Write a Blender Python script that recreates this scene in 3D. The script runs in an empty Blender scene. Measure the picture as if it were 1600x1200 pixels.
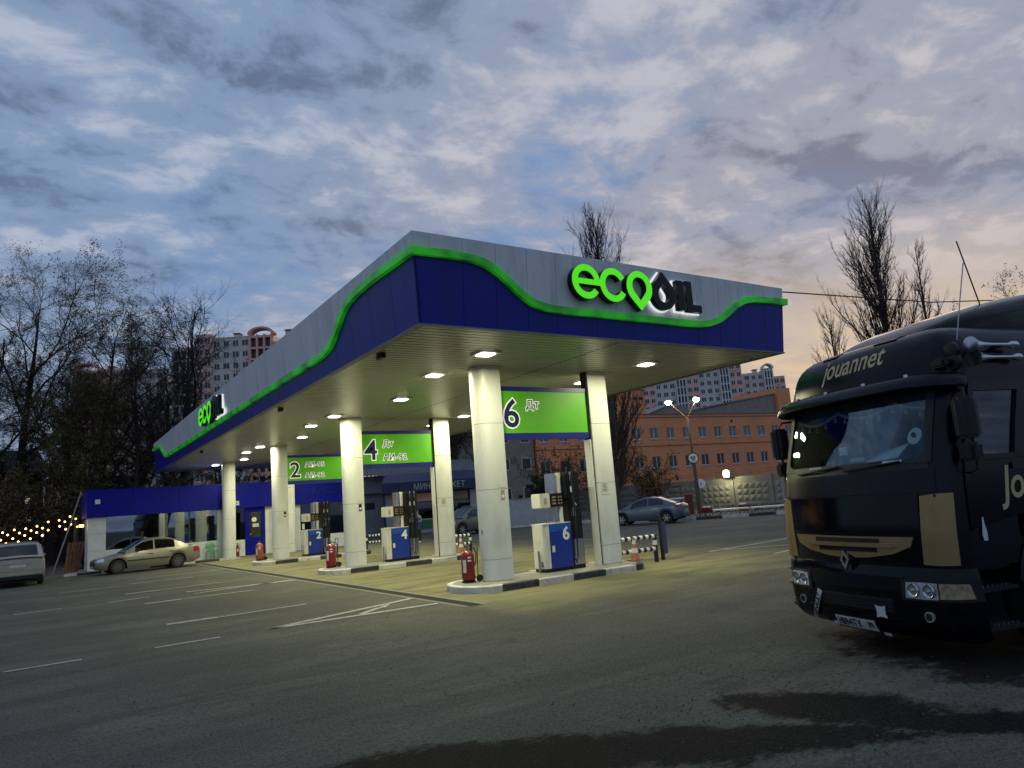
import bpy, math, random
import numpy as np
from mathutils import Matrix, Vector

# ------------------------------------------------------------------ camera, sky, sun, exposure
S = bpy.context.scene
COL = S.collection
cam_d = bpy.data.cameras.new("camera"); cam = bpy.data.objects.new("camera", cam_d); COL.objects.link(cam)
EYE = 1.85
cam.matrix_world = Matrix(((0.837605, -0.02642, -0.545636, 0), (-0.541236, -0.175496, -0.822353, 0),
                           (-0.074031, 0.984126, -0.161296, EYE), (0, 0, 0, 1)))
cam_d.sensor_width = 36; cam_d.lens = 25.093; cam_d.clip_end = 4000; cam_d.clip_start = 0.05
S.camera = cam
S.view_settings.view_transform = 'Standard'; S.view_settings.look = 'None'; S.view_settings.gamma = 1
S.view_settings.exposure = 0.4
S.cycles.use_denoising = True
S.cycles.max_bounces = 6; S.cycles.diffuse_bounces = 3; S.cycles.glossy_bounces = 3
S.cycles.transparent_max_bounces = 8; S.cycles.sample_clamp_indirect = 4.0

SUN_AZ = math.atan2(0.54, 0.83)          # world angle of the after-glow, measured from +X
SUN_EL = math.radians(3)
w = bpy.data.worlds.new("World"); S.world = w; w.use_nodes = True
nt = w.node_tree; N = nt.nodes; L = nt.links
for n in list(N): N.remove(n)
def nd(t, **k):
    n = N.new(t)
    for a, b in k.items(): setattr(n, a, b)
    return n
def mth(op, a, b=None, c=None, clamp=False):
    n = nd('ShaderNodeMath', operation=op); n.use_clamp = clamp
    for i, v in enumerate((a, b, c)):
        if v is None: continue
        if isinstance(v, (int, float)): n.inputs[i].default_value = v
        else: L.new(v, n.inputs[i])
    return n.outputs[0]
def mixc(f, a, b, mode='MIX'):
    n = nd('ShaderNodeMix', data_type='RGBA', blend_type=mode)
    for s, v in ((0, f), (6, a), (7, b)):
        if isinstance(v, (int, float)): n.inputs[s].default_value = v
        elif isinstance(v, tuple): n.inputs[s].default_value = (*v, 1)
        else: L.new(v, n.inputs[s])
    return n.outputs[2]
def smooth(v, a, b, lo=0.0, hi=1.0):
    n = nd('ShaderNodeMapRange', interpolation_type='SMOOTHSTEP'); L.new(v, n.inputs[0])
    for i, q in enumerate((a, b, lo, hi)): n.inputs[i + 1].default_value = q
    return n.outputs[0]
tc = nd('ShaderNodeTexCoord'); sep = nd('ShaderNodeSeparateXYZ'); L.new(tc.outputs['Generated'], sep.inputs[0])
zc = mth('ADD', mth('MAXIMUM', sep.outputs[2], 0.0), 0.16)
cb = nd('ShaderNodeCombineXYZ'); L.new(mth('DIVIDE', sep.outputs[0], zc), cb.inputs[0]); L.new(mth('DIVIDE', sep.outputs[1], zc), cb.inputs[1])
def noise(scale, detail, rough, dist, loc=(0, 0, 0), scl=(1, 1, 1), rot=0.6):
    mp = nd('ShaderNodeMapping'); L.new(cb.outputs[0], mp.inputs[0]); mp.inputs[1].default_value = loc
    mp.inputs[2].default_value = (0, 0, rot); mp.inputs[3].default_value = scl
    n = nd('ShaderNodeTexNoise'); L.new(mp.outputs[0], n.inputs[0])
    n.inputs['Scale'].default_value = scale; n.inputs['Detail'].default_value = detail
    n.inputs['Roughness'].default_value = rough; n.inputs['Distortion'].default_value = dist
    return n.outputs[0]
n1 = noise(1.7, 8, 0.56, 0.35, (3.1, 1.7, 0), (1, 1.2, 1))
n2 = noise(5.2, 8, 0.60, 0.25, (7.3, 2.2, 0), (1, 1.25, 1))
n3 = noise(0.55, 4, 0.5, 0.4, (1.9, 8.1, 0))
sky = nd('ShaderNodeTexSky', sky_type='NISHITA'); sky.sun_disc = False
sky.sun_elevation = SUN_EL; sky.sun_rotation = math.pi / 2 - SUN_AZ
sky.air_density = 1.2; sky.dust_density = 2.0; sky.ozone_density = 2.0
# nearness to the after-glow (direction) and to the horizon
dot = nd('ShaderNodeVectorMath', operation='DOT_PRODUCT'); L.new(tc.outputs['Generated'], dot.inputs[0])
dot.inputs[1].default_value = (math.cos(SUN_AZ), math.sin(SUN_AZ), 0.03)
near = smooth(dot.outputs['Value'], 0.62, 0.99)
low = smooth(sep.outputs[2], 0.02, 0.36, 1, 0)
glow = mth('MULTIPLY', near, low)
skyc = mixc(1.0, sky.outputs[0], (0.115, 0.115, 0.115), 'MULTIPLY')
m12 = mth('ADD', mth('MULTIPLY', n1, 0.46), mth('MULTIPLY', n2, 0.54))
blue = mixc(0.12, (0.135, 0.245, 0.450), skyc)
dark = mixc(near, (0.098, 0.135, 0.215), (0.165, 0.168, 0.215))
mid = mixc(near, (0.175, 0.243, 0.370), (0.285, 0.285, 0.335))
light = mixc(near, (0.335, 0.375, 0.465), (0.450, 0.415, 0.425))
c0 = mixc(smooth(m12, 0.39, 0.495), dark, mid)
c1 = mixc(smooth(m12, 0.50, 0.615), c0, light)
c1 = mixc(mth('MULTIPLY', smooth(n3, 0.47, 0.58), mth('MULTIPLY', smooth(m12, 0.42, 0.56, 1, 0.2), 0.9)), c1, blue)
warm = mixc(smooth(n2, 0.38, 0.62), (0.74, 0.53, 0.27), (0.50, 0.37, 0.28))
c2 = mixc(mth('MULTIPLY', glow, 0.95), c1, warm)
grey_low = mixc(mth('MULTIPLY', low, 0.35), c2, mixc(near, (0.185, 0.215, 0.28), (0.52, 0.42, 0.30)))
bg = nd('ShaderNodeBackground'); L.new(grey_low, bg.inputs[0]); bg.inputs[1].default_value = 1.0
wo = nd('ShaderNodeOutputWorld'); L.new(bg.outputs[0], wo.inputs[0])

sd = bpy.data.lights.new("sun", 'SUN'); sd.energy = 0.12; sd.angle = math.radians(25); sd.color = (1, 0.78, 0.55)
so = bpy.data.objects.new("sun", sd); COL.objects.link(so)
so.rotation_euler = Vector((-math.cos(SUN_AZ) * math.cos(0.15), -math.sin(SUN_AZ) * math.cos(0.15), -math.sin(0.15))).to_track_quat('-Z', 'Y').to_euler()

# ------------------------------------------------------------------ helpers
rnd = random.Random(7)
M = {}
def pmat(name, col, rough=0.55, metal=0.0, var=0.12, scale=2.5, bump=0.0, bscale=40.0, emit=None, estr=0.0,
         coat=0.0, dirt=None, dirt_amt=0.0, dirt_scale=1.2, stretch=(1, 1, 1), spec=0.5):
    m = bpy.data.materials.new(name); m.use_nodes = True
    t = m.node_tree; b = t.nodes['Principled BSDF']
    b.inputs['Roughness'].default_value = rough; b.inputs['Metallic'].default_value = metal
    b.inputs['Coat Weight'].default_value = coat; b.inputs['Coat Roughness'].default_value = 0.08
    b.inputs['Specular IOR Level'].default_value = spec
    g = t.nodes.new('ShaderNodeNewGeometry')
    mp = t.nodes.new('ShaderNodeMapping'); t.links.new(g.outputs['Position'], mp.inputs[0]); mp.inputs[3].default_value = stretch
    no = t.nodes.new('ShaderNodeTexNoise'); t.links.new(mp.outputs[0], no.inputs[0])
    no.inputs['Scale'].default_value = scale; no.inputs['Detail'].default_value = 6; no.inputs['Roughness'].default_value = 0.6
    mr = t.nodes.new('ShaderNodeMapRange'); t.links.new(no.outputs[0], mr.inputs[0]); mr.inputs[1].default_value = 0.3; mr.inputs[2].default_value = 0.7
    mx = t.nodes.new('ShaderNodeMix'); mx.data_type = 'RGBA'; t.links.new(mr.outputs[0], mx.inputs[0])
    mx.inputs[6].default_value = (*[c * (1 - var) for c in col], 1); mx.inputs[7].default_value = (*[min(1, c * (1 + var)) for c in col], 1)
    out = mx.outputs[2]
    if dirt:
        n2_ = t.nodes.new('ShaderNodeTexNoise'); t.links.new(mp.outputs[0], n2_.inputs[0])
        n2_.inputs['Scale'].default_value = dirt_scale; n2_.inputs['Detail'].default_value = 8; n2_.inputs['Roughness'].default_value = 0.68
        r2 = t.nodes.new('ShaderNodeMapRange'); t.links.new(n2_.outputs[0], r2.inputs[0])
        r2.inputs[1].default_value = 0.48; r2.inputs[2].default_value = 0.72; r2.inputs[4].default_value = dirt_amt
        m2 = t.nodes.new('ShaderNodeMix'); m2.data_type = 'RGBA'; t.links.new(r2.outputs[0], m2.inputs[0])
        t.links.new(out, m2.inputs[6]); m2.inputs[7].default_value = (*dirt, 1); out = m2.outputs[2]
    t.links.new(out, b.inputs['Base Color'])
    if emit:
        b.inputs['Emission Color'].default_value = (*emit, 1); b.inputs['Emission Strength'].default_value = estr
    if bump:
        nb = t.nodes.new('ShaderNodeTexNoise'); t.links.new(mp.outputs[0], nb.inputs[0]); nb.inputs['Scale'].default_value = bscale; nb.inputs['Detail'].default_value = 4
        bp = t.nodes.new('ShaderNodeBump'); bp.inputs['Strength'].default_value = bump; bp.inputs['Distance'].default_value = 0.02
        t.links.new(nb.outputs[0], bp.inputs['Height']); t.links.new(bp.outputs[0], b.inputs['Normal'])
    M[name] = m
    return m
def glassmat(name, tint, refl=0.08, rough=0.02, fk=0.8):
    m = bpy.data.materials.new(name); m.use_nodes = True; t = m.node_tree
    for n in list(t.nodes): t.nodes.remove(n)
    o = t.nodes.new('ShaderNodeOutputMaterial'); mix = t.nodes.new('ShaderNodeMixShader')
    tr = t.nodes.new('ShaderNodeBsdfTransparent'); tr.inputs[0].default_value = (*tint, 1)
    gl = t.nodes.new('ShaderNodeBsdfGlossy'); gl.inputs[0].default_value = (0.9, 0.95, 1, 1); gl.inputs['Roughness'].default_value = rough
    fr = t.nodes.new('ShaderNodeLayerWeight'); fr.inputs[0].default_value = 0.35
    ad = t.nodes.new('ShaderNodeMath'); ad.operation = 'MULTIPLY_ADD'; t.links.new(fr.outputs['Fresnel'], ad.inputs[0])
    ad.inputs[1].default_value = fk; ad.inputs[2].default_value = refl; ad.use_clamp = True
    t.links.new(ad.outputs[0], mix.inputs[0]); t.links.new(tr.outputs[0], mix.inputs[1]); t.links.new(gl.outputs[0], mix.inputs[2])
    t.links.new(mix.outputs[0], o.inputs[0]); M[name] = m
    return m

class MB:
    def __init__(s): s.v = []; s.f = []
    def add(s, vs, fs):
        o = len(s.v); s.v += [tuple(p) for p in vs]; s.f += [tuple(i + o for i in f) for f in fs]; return s
    def box(s, x0, x1, y0, y1, z0, z1):
        return s.add([(x0, y0, z0), (x1, y0, z0), (x1, y1, z0), (x0, y1, z0), (x0, y0, z1), (x1, y0, z1), (x1, y1, z1), (x0, y1, z1)],
                     [(0, 3, 2, 1), (4, 5, 6, 7), (0, 1, 5, 4), (1, 2, 6, 5), (2, 3, 7, 6), (3, 0, 4, 7)])
    def obox(s, c, size, rz=0.0, rx=0.0, ry=0.0):
        m = Matrix.Rotation(rz, 3, 'Z') @ Matrix.Rotation(ry, 3, 'Y') @ Matrix.Rotation(rx, 3, 'X')
        t = MB().box(-size[0] / 2, size[0] / 2, -size[1] / 2, size[1] / 2, -size[2] / 2, size[2] / 2)
        return s.add([tuple(m @ Vector(p) + Vector(c)) for p in t.v], t.f)
    def prism(s, poly, z0, z1):
        n = len(poly)
        return s.add([(x, y, z0) for x, y in poly] + [(x, y, z1) for x, y in poly],
                     [tuple(range(n))[::-1], tuple(range(n, 2 * n))] + [(i, (i + 1) % n, n + (i + 1) % n, n + i) for i in range(n)])
    def prism_y(s, poly, y0, y1):    # polygon in x,z extruded along y
        n = len(poly)
        return s.add([(x, y0, z) for x, z in poly] + [(x, y1, z) for x, z in poly],
                     [tuple(range(n)), tuple(range(n, 2 * n))[::-1]] + [(i, n + i, n + (i + 1) % n, (i + 1) % n) for i in range(n)])
    def tube(s, pts, r, n=8, cap=True):
        pts = [Vector(p) for p in pts]; k = len(pts)
        rs = r if isinstance(r, (list, tuple)) else [r] * k
        vs = []; 
        for i, p in enumerate(pts):
            t = (pts[min(i + 1, k - 1)] - pts[max(i - 1, 0)]).normalized()
            a = Vector((0, 0, 1)) if abs(t.z) < 0.9 else Vector((1, 0, 0))
            u = t.cross(a).normalized(); q = t.cross(u)
            vs += [p + (u * math.cos(2 * math.pi * j / n) + q * math.sin(2 * math.pi * j / n)) * rs[i] for j in range(n)]
        fs = [(i * n + j, i * n + (j + 1) % n, (i + 1) * n + (j + 1) % n, (i + 1) * n + j) for i in range(k - 1) for j in range(n)]
        if cap: fs += [tuple(range(n))[::-1], tuple(range((k - 1) * n, k * n))]
        return s.add(vs, fs)
    def lathe(s, prof, n=20, c=(0, 0, 0), axis='z'):
        k = len(prof); vs = []
        for r, h in prof:
            for j in range(n):
                a = 2 * math.pi * j / n; x, y = r * math.cos(a), r * math.sin(a)
                p = (x, y, h) if axis == 'z' else ((x, h, y) if axis == 'y' else (h, x, y))
                vs.append((p[0] + c[0], p[1] + c[1], p[2] + c[2]))
        fs = [(i * n + j, i * n + (j + 1) % n, (i + 1) * n + (j + 1) % n, (i + 1) * n + j) for i in range(k - 1) for j in range(n)]
        fs += [tuple(range(n))[::-1], tuple(range((k - 1) * n, k * n))]
        return s.add(vs, fs)
    def grid(s, rows):
        k, n = len(rows), len(rows[0])
        return s.add([p for r in rows for p in r], [(i * n + j, i * n + j + 1, (i + 1) * n + j + 1, (i + 1) * n + j) for i in range(k - 1) for j in range(n - 1)])
    def build(s, name, mat, parent=None, smooth=False, bevel=0.0, label=None, kind=None, world=False):
        me = bpy.data.meshes.new(name); me.from_pydata(s.v, [], s.f); me.validate(); 
        import bmesh
        bm = bmesh.new(); bm.from_mesh(me); bmesh.ops.recalc_face_normals(bm, faces=bm.faces)
        if bevel:
            bmesh.ops.remove_doubles(bm, verts=bm.verts, dist=1e-5)
            bmesh.ops.bevel(bm, geom=[e for e in bm.edges if e.is_manifold and e.calc_face_angle(0) > 0.5], offset=bevel, segments=2, affect='EDGES', clamp_overlap=True)
        bm.to_mesh(me); bm.free()
        me.materials.append(M[mat] if isinstance(mat, str) else mat)
        if smooth:
            me.shade_smooth()
            me.set_sharp_from_angle(angle=math.radians(40))
        return link(name, me, parent, label, kind, world)
def link(name, me, parent=None, label=None, kind=None, world=False):
    o = bpy.data.objects.new(name, me); COL.objects.link(o)
    if parent:
        o.parent = parent
        if world:
            o.matrix_parent_inverse = (Matrix.Translation(parent.location) @ parent.rotation_euler.to_matrix().to_4x4()).inverted()
    if label: o['label'] = label
    if kind: o['kind'] = kind
    return o
def thing(name, label, cat, loc=(0, 0, 0), rz=0.0, group=None):
    o = bpy.data.objects.new(name, None); COL.objects.link(o); o.location = loc; o.rotation_euler = (0, 0, rz)
    o.empty_display_size = 0.2
    return tag(o, label, cat, group)
def tag(o, label, cat, group=None):
    o['label'] = label; o['category'] = cat
    if group: o['group'] = group
    return o
def struct(o): o['kind'] = 'structure'; return o
def copy_tree(o, parent=None):
    c = o.copy(); COL.objects.link(c); c.parent = parent
    for ch in list(o.children): copy_tree(ch, c)
    return c
def text_mesh(body, size, offset=0.0, extrude=0.003, align='LEFT', shear=0.0, sx=1.0, spacing=1.0):
    c = bpy.data.curves.new('lettering', 'FONT'); c.body = body; c.size = size; c.offset = offset; c.extrude = extrude
    c.align_x = align; c.shear = shear; c.space_character = spacing; c.resolution_u = 3
    o = bpy.data.objects.new('tmp', c); me = bpy.data.meshes.new_from_object(o)
    bpy.data.objects.remove(o)
    if sx != 1.0:
        for v in me.vertices: v.co.x *= sx
    return me
def text(body, size, loc, mat, parent, rot=(math.pi / 2, 0, 0), name='lettering', world=False, **k):
    me = text_mesh(body, size, **k); me.materials.clear(); me.materials.append(M[mat])
    me.transform(Matrix.Translation(loc) @ (Matrix.Rotation(rot[2], 4, 'Z') @ Matrix.Rotation(rot[1], 4, 'Y') @ Matrix.Rotation(rot[0], 4, 'X')))
    return link(name, me, parent, None, None, world)
def shape_mesh(outlines, depth, mtx):
    c = bpy.data.curves.new('outline', 'CURVE'); c.dimensions = '2D'; c.fill_mode = 'BOTH'; c.extrude = depth / 2
    for ol in outlines:
        sp = c.splines.new('POLY'); sp.points.add(len(ol) - 1)
        for p, (x, y) in zip(sp.points, ol): p.co = (x, y, 0, 1)
        sp.use_cyclic_u = True
    o = bpy.data.objects.new('tmp', c); me = bpy.data.meshes.new_from_object(o); bpy.data.objects.remove(o)
    me.transform(mtx)
    return me
def interp(tab, x):
    return float(np.interp(x, [p[0] for p in tab], [p[1] for p in tab]))
def local_frame(p, dir2):
    return math.atan2(dir2[1], dir2[0])

# ------------------------------------------------------------------ materials
pmat('concrete_kerb_white', (0.62, 0.61, 0.55), 0.8, var=0.12, scale=3, bump=0.2, dirt=(0.2, 0.19, 0.16), dirt_amt=0.7, dirt_scale=4)
pmat('concrete_kerb_black', (0.035, 0.036, 0.038), 0.75, var=0.3, scale=4, bump=0.2, dirt=(0.16, 0.15, 0.13), dirt_amt=0.5, dirt_scale=5)
pmat('island_top', (0.30, 0.29, 0.25), 0.85, var=0.15, bump=0.2, dirt=(0.12, 0.11, 0.1), dirt_amt=0.6, dirt_scale=3)
pmat('column_white', (0.70, 0.71, 0.66), 0.38, var=0.04, scale=1.5, dirt=(0.38, 0.37, 0.32), dirt_amt=0.4, dirt_scale=2.2, stretch=(1, 1, 0.35))
pmat('soffit', (0.42, 0.405, 0.325), 0.35, var=0.06, scale=0.8, dirt=(0.3, 0.28, 0.2), dirt_amt=0.4, dirt_scale=0.7)
pmat('dark_void', (0.012, 0.012, 0.012), 0.9)
pmat('fascia_grey', (0.66, 0.655, 0.665), 0.45, metal=0.0, var=0.05, scale=1.2, dirt=(0.40, 0.40, 0.40), dirt_amt=0.7, dirt_scale=3.5, stretch=(1, 1, 0.12))
pmat('fascia_blue', (0.006, 0.012, 0.235), 0.4, spec=0.25, var=0.08, scale=1.2, dirt=(0.010, 0.014, 0.13), dirt_amt=0.7, dirt_scale=3.0, stretch=(1, 1, 0.12))
m = pmat('band_green', (0.03, 0.40, 0.02), 0.35, var=0.1)
def emission_noise(m, col, lo, hi, scale, a=0.3, b=0.7):
    t = m.node_tree; bs = t.nodes['Principled BSDF']; g = t.nodes.new('ShaderNodeNewGeometry'); n = t.nodes.new('ShaderNodeTexNoise')
    t.links.new(g.outputs['Position'], n.inputs[0]); n.inputs['Scale'].default_value = scale; n.inputs['Detail'].default_value = 3
    r = t.nodes.new('ShaderNodeMapRange'); t.links.new(n.outputs[0], r.inputs[0])
    for i, q in enumerate((a, b, lo, hi)): r.inputs[i + 1].default_value = q
    t.links.new(r.outputs[0], bs.inputs['Emission Strength']); bs.inputs['Emission Color'].default_value = (*col, 1)
emission_noise(m, (0.02, 0.50, 0.0), 0.02, 0.24, 1.5, 0.34, 0.56)
pmat('logo_green', (0.10, 0.55, 0.02), 0.4, emit=(0.10, 0.92, 0.0), estr=0.5, var=0.03)
pmat('logo_black', (0.003, 0.003, 0.0035), 0.3, spec=.25, var=0.2)
pmat('logo_halo', (0.8, 0.8, 0.8), 0.5, emit=(0.95, 0.98, 1.0), estr=0.55)
m = pmat('sign_green', (0.10, 0.42, 0.012), 0.45, var=0.05)
emission_noise(m, (0.09, 0.45, 0.006), 0.05, 0.16, 0.8)
pmat('sign_navy', (0.008, 0.010, 0.09), 0.45)
pmat('sign_trim_blue', (0.008, 0.014, 0.22), 0.4)
pmat('white_paint', (0.78, 0.78, 0.76), 0.5, var=0.04)
pmat('sign_white_glow', (0.8, 0.8, 0.78), 0.5, emit=(1, 1, .9), estr=0.3)  # white outline paint with an added glow, no lamp behind it
pmat('paper', (0.66, 0.66, 0.58), 0.8, var=0.08)
pmat('print_ink', (0.12, 0.12, 0.11), 0.8, var=0.4, scale=40)
pmat('lamp_trim', (0.65, 0.65, 0.6), 0.4)
pmat('lamp_glow', (0.9, 0.9, 0.85), 0.4, emit=(1, 1, 0.86), estr=9)
pmat('street_glow', (0.9, 0.9, 0.85), 0.4, emit=(1, 0.97, 0.72), estr=60)
pmat('flood_glow', (0.9, 0.9, 0.7), 0.4, emit=(1, 0.95, 0.45), estr=40)
pmat('bulb_glow', (0.9, 0.7, 0.5), 0.4, emit=(1, 0.45, 0.12), estr=7)
pmat('pump_blue', (0.008, 0.035, 0.30), 0.3, var=0.1, coat=0.3, dirt=(0.02, 0.03, 0.12), dirt_amt=0.5, dirt_scale=3)
pmat('pump_blue_light', (0.012, 0.085, 0.42), 0.3, var=0.1, coat=0.3)
pmat('pump_white', (0.68, 0.67, 0.60), 0.4, var=0.06, dirt=(0.3, 0.27, 0.2), dirt_amt=0.6, dirt_scale=5, stretch=(1, 1, 0.4))
pmat('steel', (0.55, 0.55, 0.55), 0.22, metal=0.95, var=0.1)
pmat('black_plastic', (0.008, 0.008, 0.009), 0.42, spec=0.35, var=0.3)
pmat('rubber', (0.014, 0.014, 0.015), 0.75, var=0.3)
pmat('display_amber', (0.06, 0.045, 0.015), 0.3, emit=(1, 0.65, 0.2), estr=0.12)
pmat('red_paint', (0.20, 0.008, 0.010), 0.3, coat=0.3, dirt=(0.14, 0.02, 0.02), dirt_amt=0.5, dirt_scale=6)
pmat('orange_paint', (0.34, 0.07, 0.025), 0.45, dirt=(0.3, 0.07, 0.03), dirt_amt=0.6, dirt_scale=6)
pmat('cone_orange', (0.38, 0.16, 0.09), 0.6, dirt=(0.3, 0.15, 0.1), dirt_amt=0.5, dirt_scale=6)
pmat('board_blue', (0.012, 0.03, 0.16), 0.5)
pmat('kiosk_white', (0.66, 0.68, 0.70), 0.45, var=0.05, dirt=(0.4, 0.4, 0.36), dirt_amt=0.4, dirt_scale=2)
pmat('kiosk_blue', (0.003, 0.006, 0.26), 0.5, spec=0.15, var=0.08, scale=1, dirt=(0.008, 0.012, 0.16), dirt_amt=0.5)
pmat('interior_wall', (0.25, 0.24, 0.19), 0.8)
pmat('interior_dark', (0.03, 0.03, 0.03), 0.8)
glassmat('window_glass', (0.55, 0.6, 0.6), 0.22)
glassmat('dark_glass', (0.10, 0.11, 0.12), 0.05)
glassmat('truck_glass', (0.74, 0.80, 0.80), 0.02, fk=0.22)
glassmat('car_glass', (0.16, 0.18, 0.19), 0.03)
pmat('green_plastic', (0.05, 0.40, 0.16), 0.4)
pmat('car_silver', (0.25, 0.235, 0.185), 0.32, metal=0.45, var=0.04, coat=0.5, dirt=(0.22, 0.2, 0.17), dirt_amt=0.4, dirt_scale=2)
pmat('car_beige', (0.38, 0.36, 0.31), 0.36, metal=0.4, var=0.04, coat=0.4, dirt=(0.22, 0.2, 0.16), dirt_amt=0.6, dirt_scale=2)
pmat('car_tan', (0.15, 0.135, 0.10), 0.36, metal=0.4, var=0.05, coat=0.4)
pmat('car_blue', (0.085, 0.12, 0.19), 0.30, metal=0.4, var=0.04, coat=0.6)
pmat('rim', (0.42, 0.42, 0.43), 0.3, metal=0.8)
pmat('rim_dark', (0.10, 0.10, 0.10), 0.45, metal=0.6)
pmat('tail_red', (0.30, 0.012, 0.012), 0.15, coat=0.5)
pmat('tail_pale', (0.40, 0.27, 0.25), 0.2, coat=0.5)
pmat('lamp_clear', (0.60, 0.62, 0.64), 0.12, metal=0.5, var=0.25, scale=18, coat=0.6)
pmat('indicator', (0.34, 0.25, 0.15), 0.15, var=.5, scale=20, coat=0.6)
pmat('plate_white', (0.52, 0.52, 0.50), 0.5, dirt=(0.25, 0.24, 0.22), dirt_amt=0.6, dirt_scale=14)
pmat('plate_ink', (0.02, 0.02, 0.022), 0.6)
pmat('truck_paint', (0.002, 0.0025, 0.005), 0.12, var=0.15, coat=0.0, spec=0.22, dirt=(0.004, 0.004, 0.005), dirt_amt=0.5, dirt_scale=4)
pmat('truck_navy', (0.0028, 0.0038, 0.0085), 0.24, var=0.15, coat=0.0, spec=0.22, dirt=(0.004, 0.0055, 0.008), dirt_amt=0.6, dirt_scale=3)
pmat('truck_gold', (0.34, 0.23, 0.10), 0.36, metal=0.6, var=0.06, dirt=(0.2, 0.14, 0.06), dirt_amt=0.4, dirt_scale=5)
pmat('gold_letter', (0.48, 0.38, 0.20), 0.45, metal=0.3, var=0.08)
pmat('tassel', (0.30, 0.32, 0.33), 0.9, var=0.2)
pmat('curtain', (0.06, 0.075, 0.09), 0.95, var=0.25, scale=12)
pmat('cab_interior', (0.035, 0.04, 0.045), 0.8, var=0.3)
pmat('paper_pale', (0.80, 0.88, 0.90), 0.7)
pmat('sticker_white', (0.55, 0.57, 0.58), 0.6)
pmat('brick_orange', (0.85, 0.32, 0.145), 0.85, var=0.10, scale=0.5, dirt=(0.72, 0.26, 0.115), dirt_amt=0.6, dirt_scale=0.4, bump=0.15, bscale=6)
pmat('brick_joint', (0.28, 0.12, 0.075), 0.9)
pmat('grey_render', (0.30, 0.25, 0.20), 0.9, dirt=(0.13, 0.11, 0.1), dirt_amt=0.6)
pmat('roof_metal', (0.17, 0.175, 0.185), 0.5, metal=0.3)
pmat('pane_dark', (0.035, 0.025, 0.02), 0.12, var=0.4, scale=2)
pmat('pane_pale', (0.17, 0.16, 0.165), 0.15, var=0.4, scale=2)
pmat('frame_white', (0.62, 0.62, 0.60), 0.5)
pmat('tower_pink', (0.84, 0.42, 0.35), 0.85, var=0.06, scale=0.2)
pmat('tower_grey', (0.64, 0.565, 0.50), 0.85, var=0.08, scale=0.2)
pmat('tower_blue', (0.24, 0.29, 0.31), 0.8, var=0.15, scale=0.3)
pmat('tower_window', (0.05, 0.052, 0.055), 0.2, var=0.5, scale=0.6)
pmat('fence_concrete', (0.24, 0.235, 0.205), 0.9, var=0.15, bump=0.2, bscale=8, dirt=(0.12, 0.12, 0.1), dirt_amt=0.6, dirt_scale=1.2)
pmat('pole_metal', (0.11, 0.075, 0.06), 0.6, metal=0.3)
pmat('galvanised', (0.33, 0.33, 0.34), 0.45, metal=0.7)
pmat('dark_red', (0.14, 0.012, 0.015), 0.5)
pmat('bark_dark', (0.026, 0.020, 0.015), 0.95, var=0.3, scale=4)
pmat('bark_brown', (0.050, 0.030, 0.019), 0.95, var=0.3, scale=4)
pmat('bark_grey', (0.055, 0.043, 0.035), 0.95, var=0.3, scale=4)
pmat('leaf_olive', (0.125, 0.105, 0.030), 0.8, var=0.35, scale=1.5)
pmat('leaf_dark', (0.030, 0.042, 0.015), 0.8, var=0.4, scale=1.5)
pmat('leaf_bush', (0.10, 0.075, 0.03), 0.85, var=0.4, scale=1.5)
pmat('grass', (0.055, 0.07, 0.022), 0.95, var=0.4, scale=1.5)
pmat('dirt_ground', (0.12, 0.10, 0.075), 0.95, var=0.3, scale=0.6, bump=0.3, bscale=5)
pmat('shed_grey', (0.24, 0.255, 0.30), 0.8, var=0.1, dirt=(0.14, 0.14, 0.16), dirt_amt=0.5)
pmat('pale_wall', (0.36, 0.37, 0.42), 0.8, var=0.08, dirt=(0.24, 0.24, 0.26), dirt_amt=0.5)
pmat('awning_blue', (0.012, 0.020, 0.075), 0.5)
pmat('asbestos', (0.16, 0.15, 0.16), 0.85, var=0.2)
pmat('letter_grey', (0.42, 0.42, 0.41), 0.5)
pmat('counter_green', (0.02, 0.16, 0.07), 0.5)
pmat('wood', (0.20, 0.10, 0.045), 0.8, var=0.35, scale=6)
pmat('house_dark', (0.05, 0.045, 0.045), 0.9)
pmat('warm_window', (0.5, 0.45, 0.35), 0.6, emit=(1, 0.88, 0.6), estr=0.55)
pmat('warm_lamp', (0.5, 0.4, 0.2), 0.6, emit=(1, 0.72, 0.2), estr=4)
pmat('skin', (0.42, 0.25, 0.18), 0.6)
pmat('jacket_grey', (0.30, 0.31, 0.34), 0.8)
pmat('vest_blue', (0.025, 0.05, 0.22), 0.8)
pmat('trousers', (0.02, 0.02, 0.024), 0.85)
pmat('hair_dark', (0.02, 0.016, 0.013), 0.8)
pmat('marking_paint', (0.42, 0.42, 0.38), 0.75, var=0.15, scale=6, dirt=(0.14, 0.135, 0.12), dirt_amt=0.85, dirt_scale=7)
pmat('drain_iron', (0.008, 0.008, 0.008), 0.8, spec=.2)
pmat('grit', (0.075, 0.07, 0.06), 0.95)
pmat('drain_edge', (0.22, 0.21, 0.18), 0.85)
pmat('stripe_black', (0.012, 0.013, 0.016), 0.5)

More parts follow.
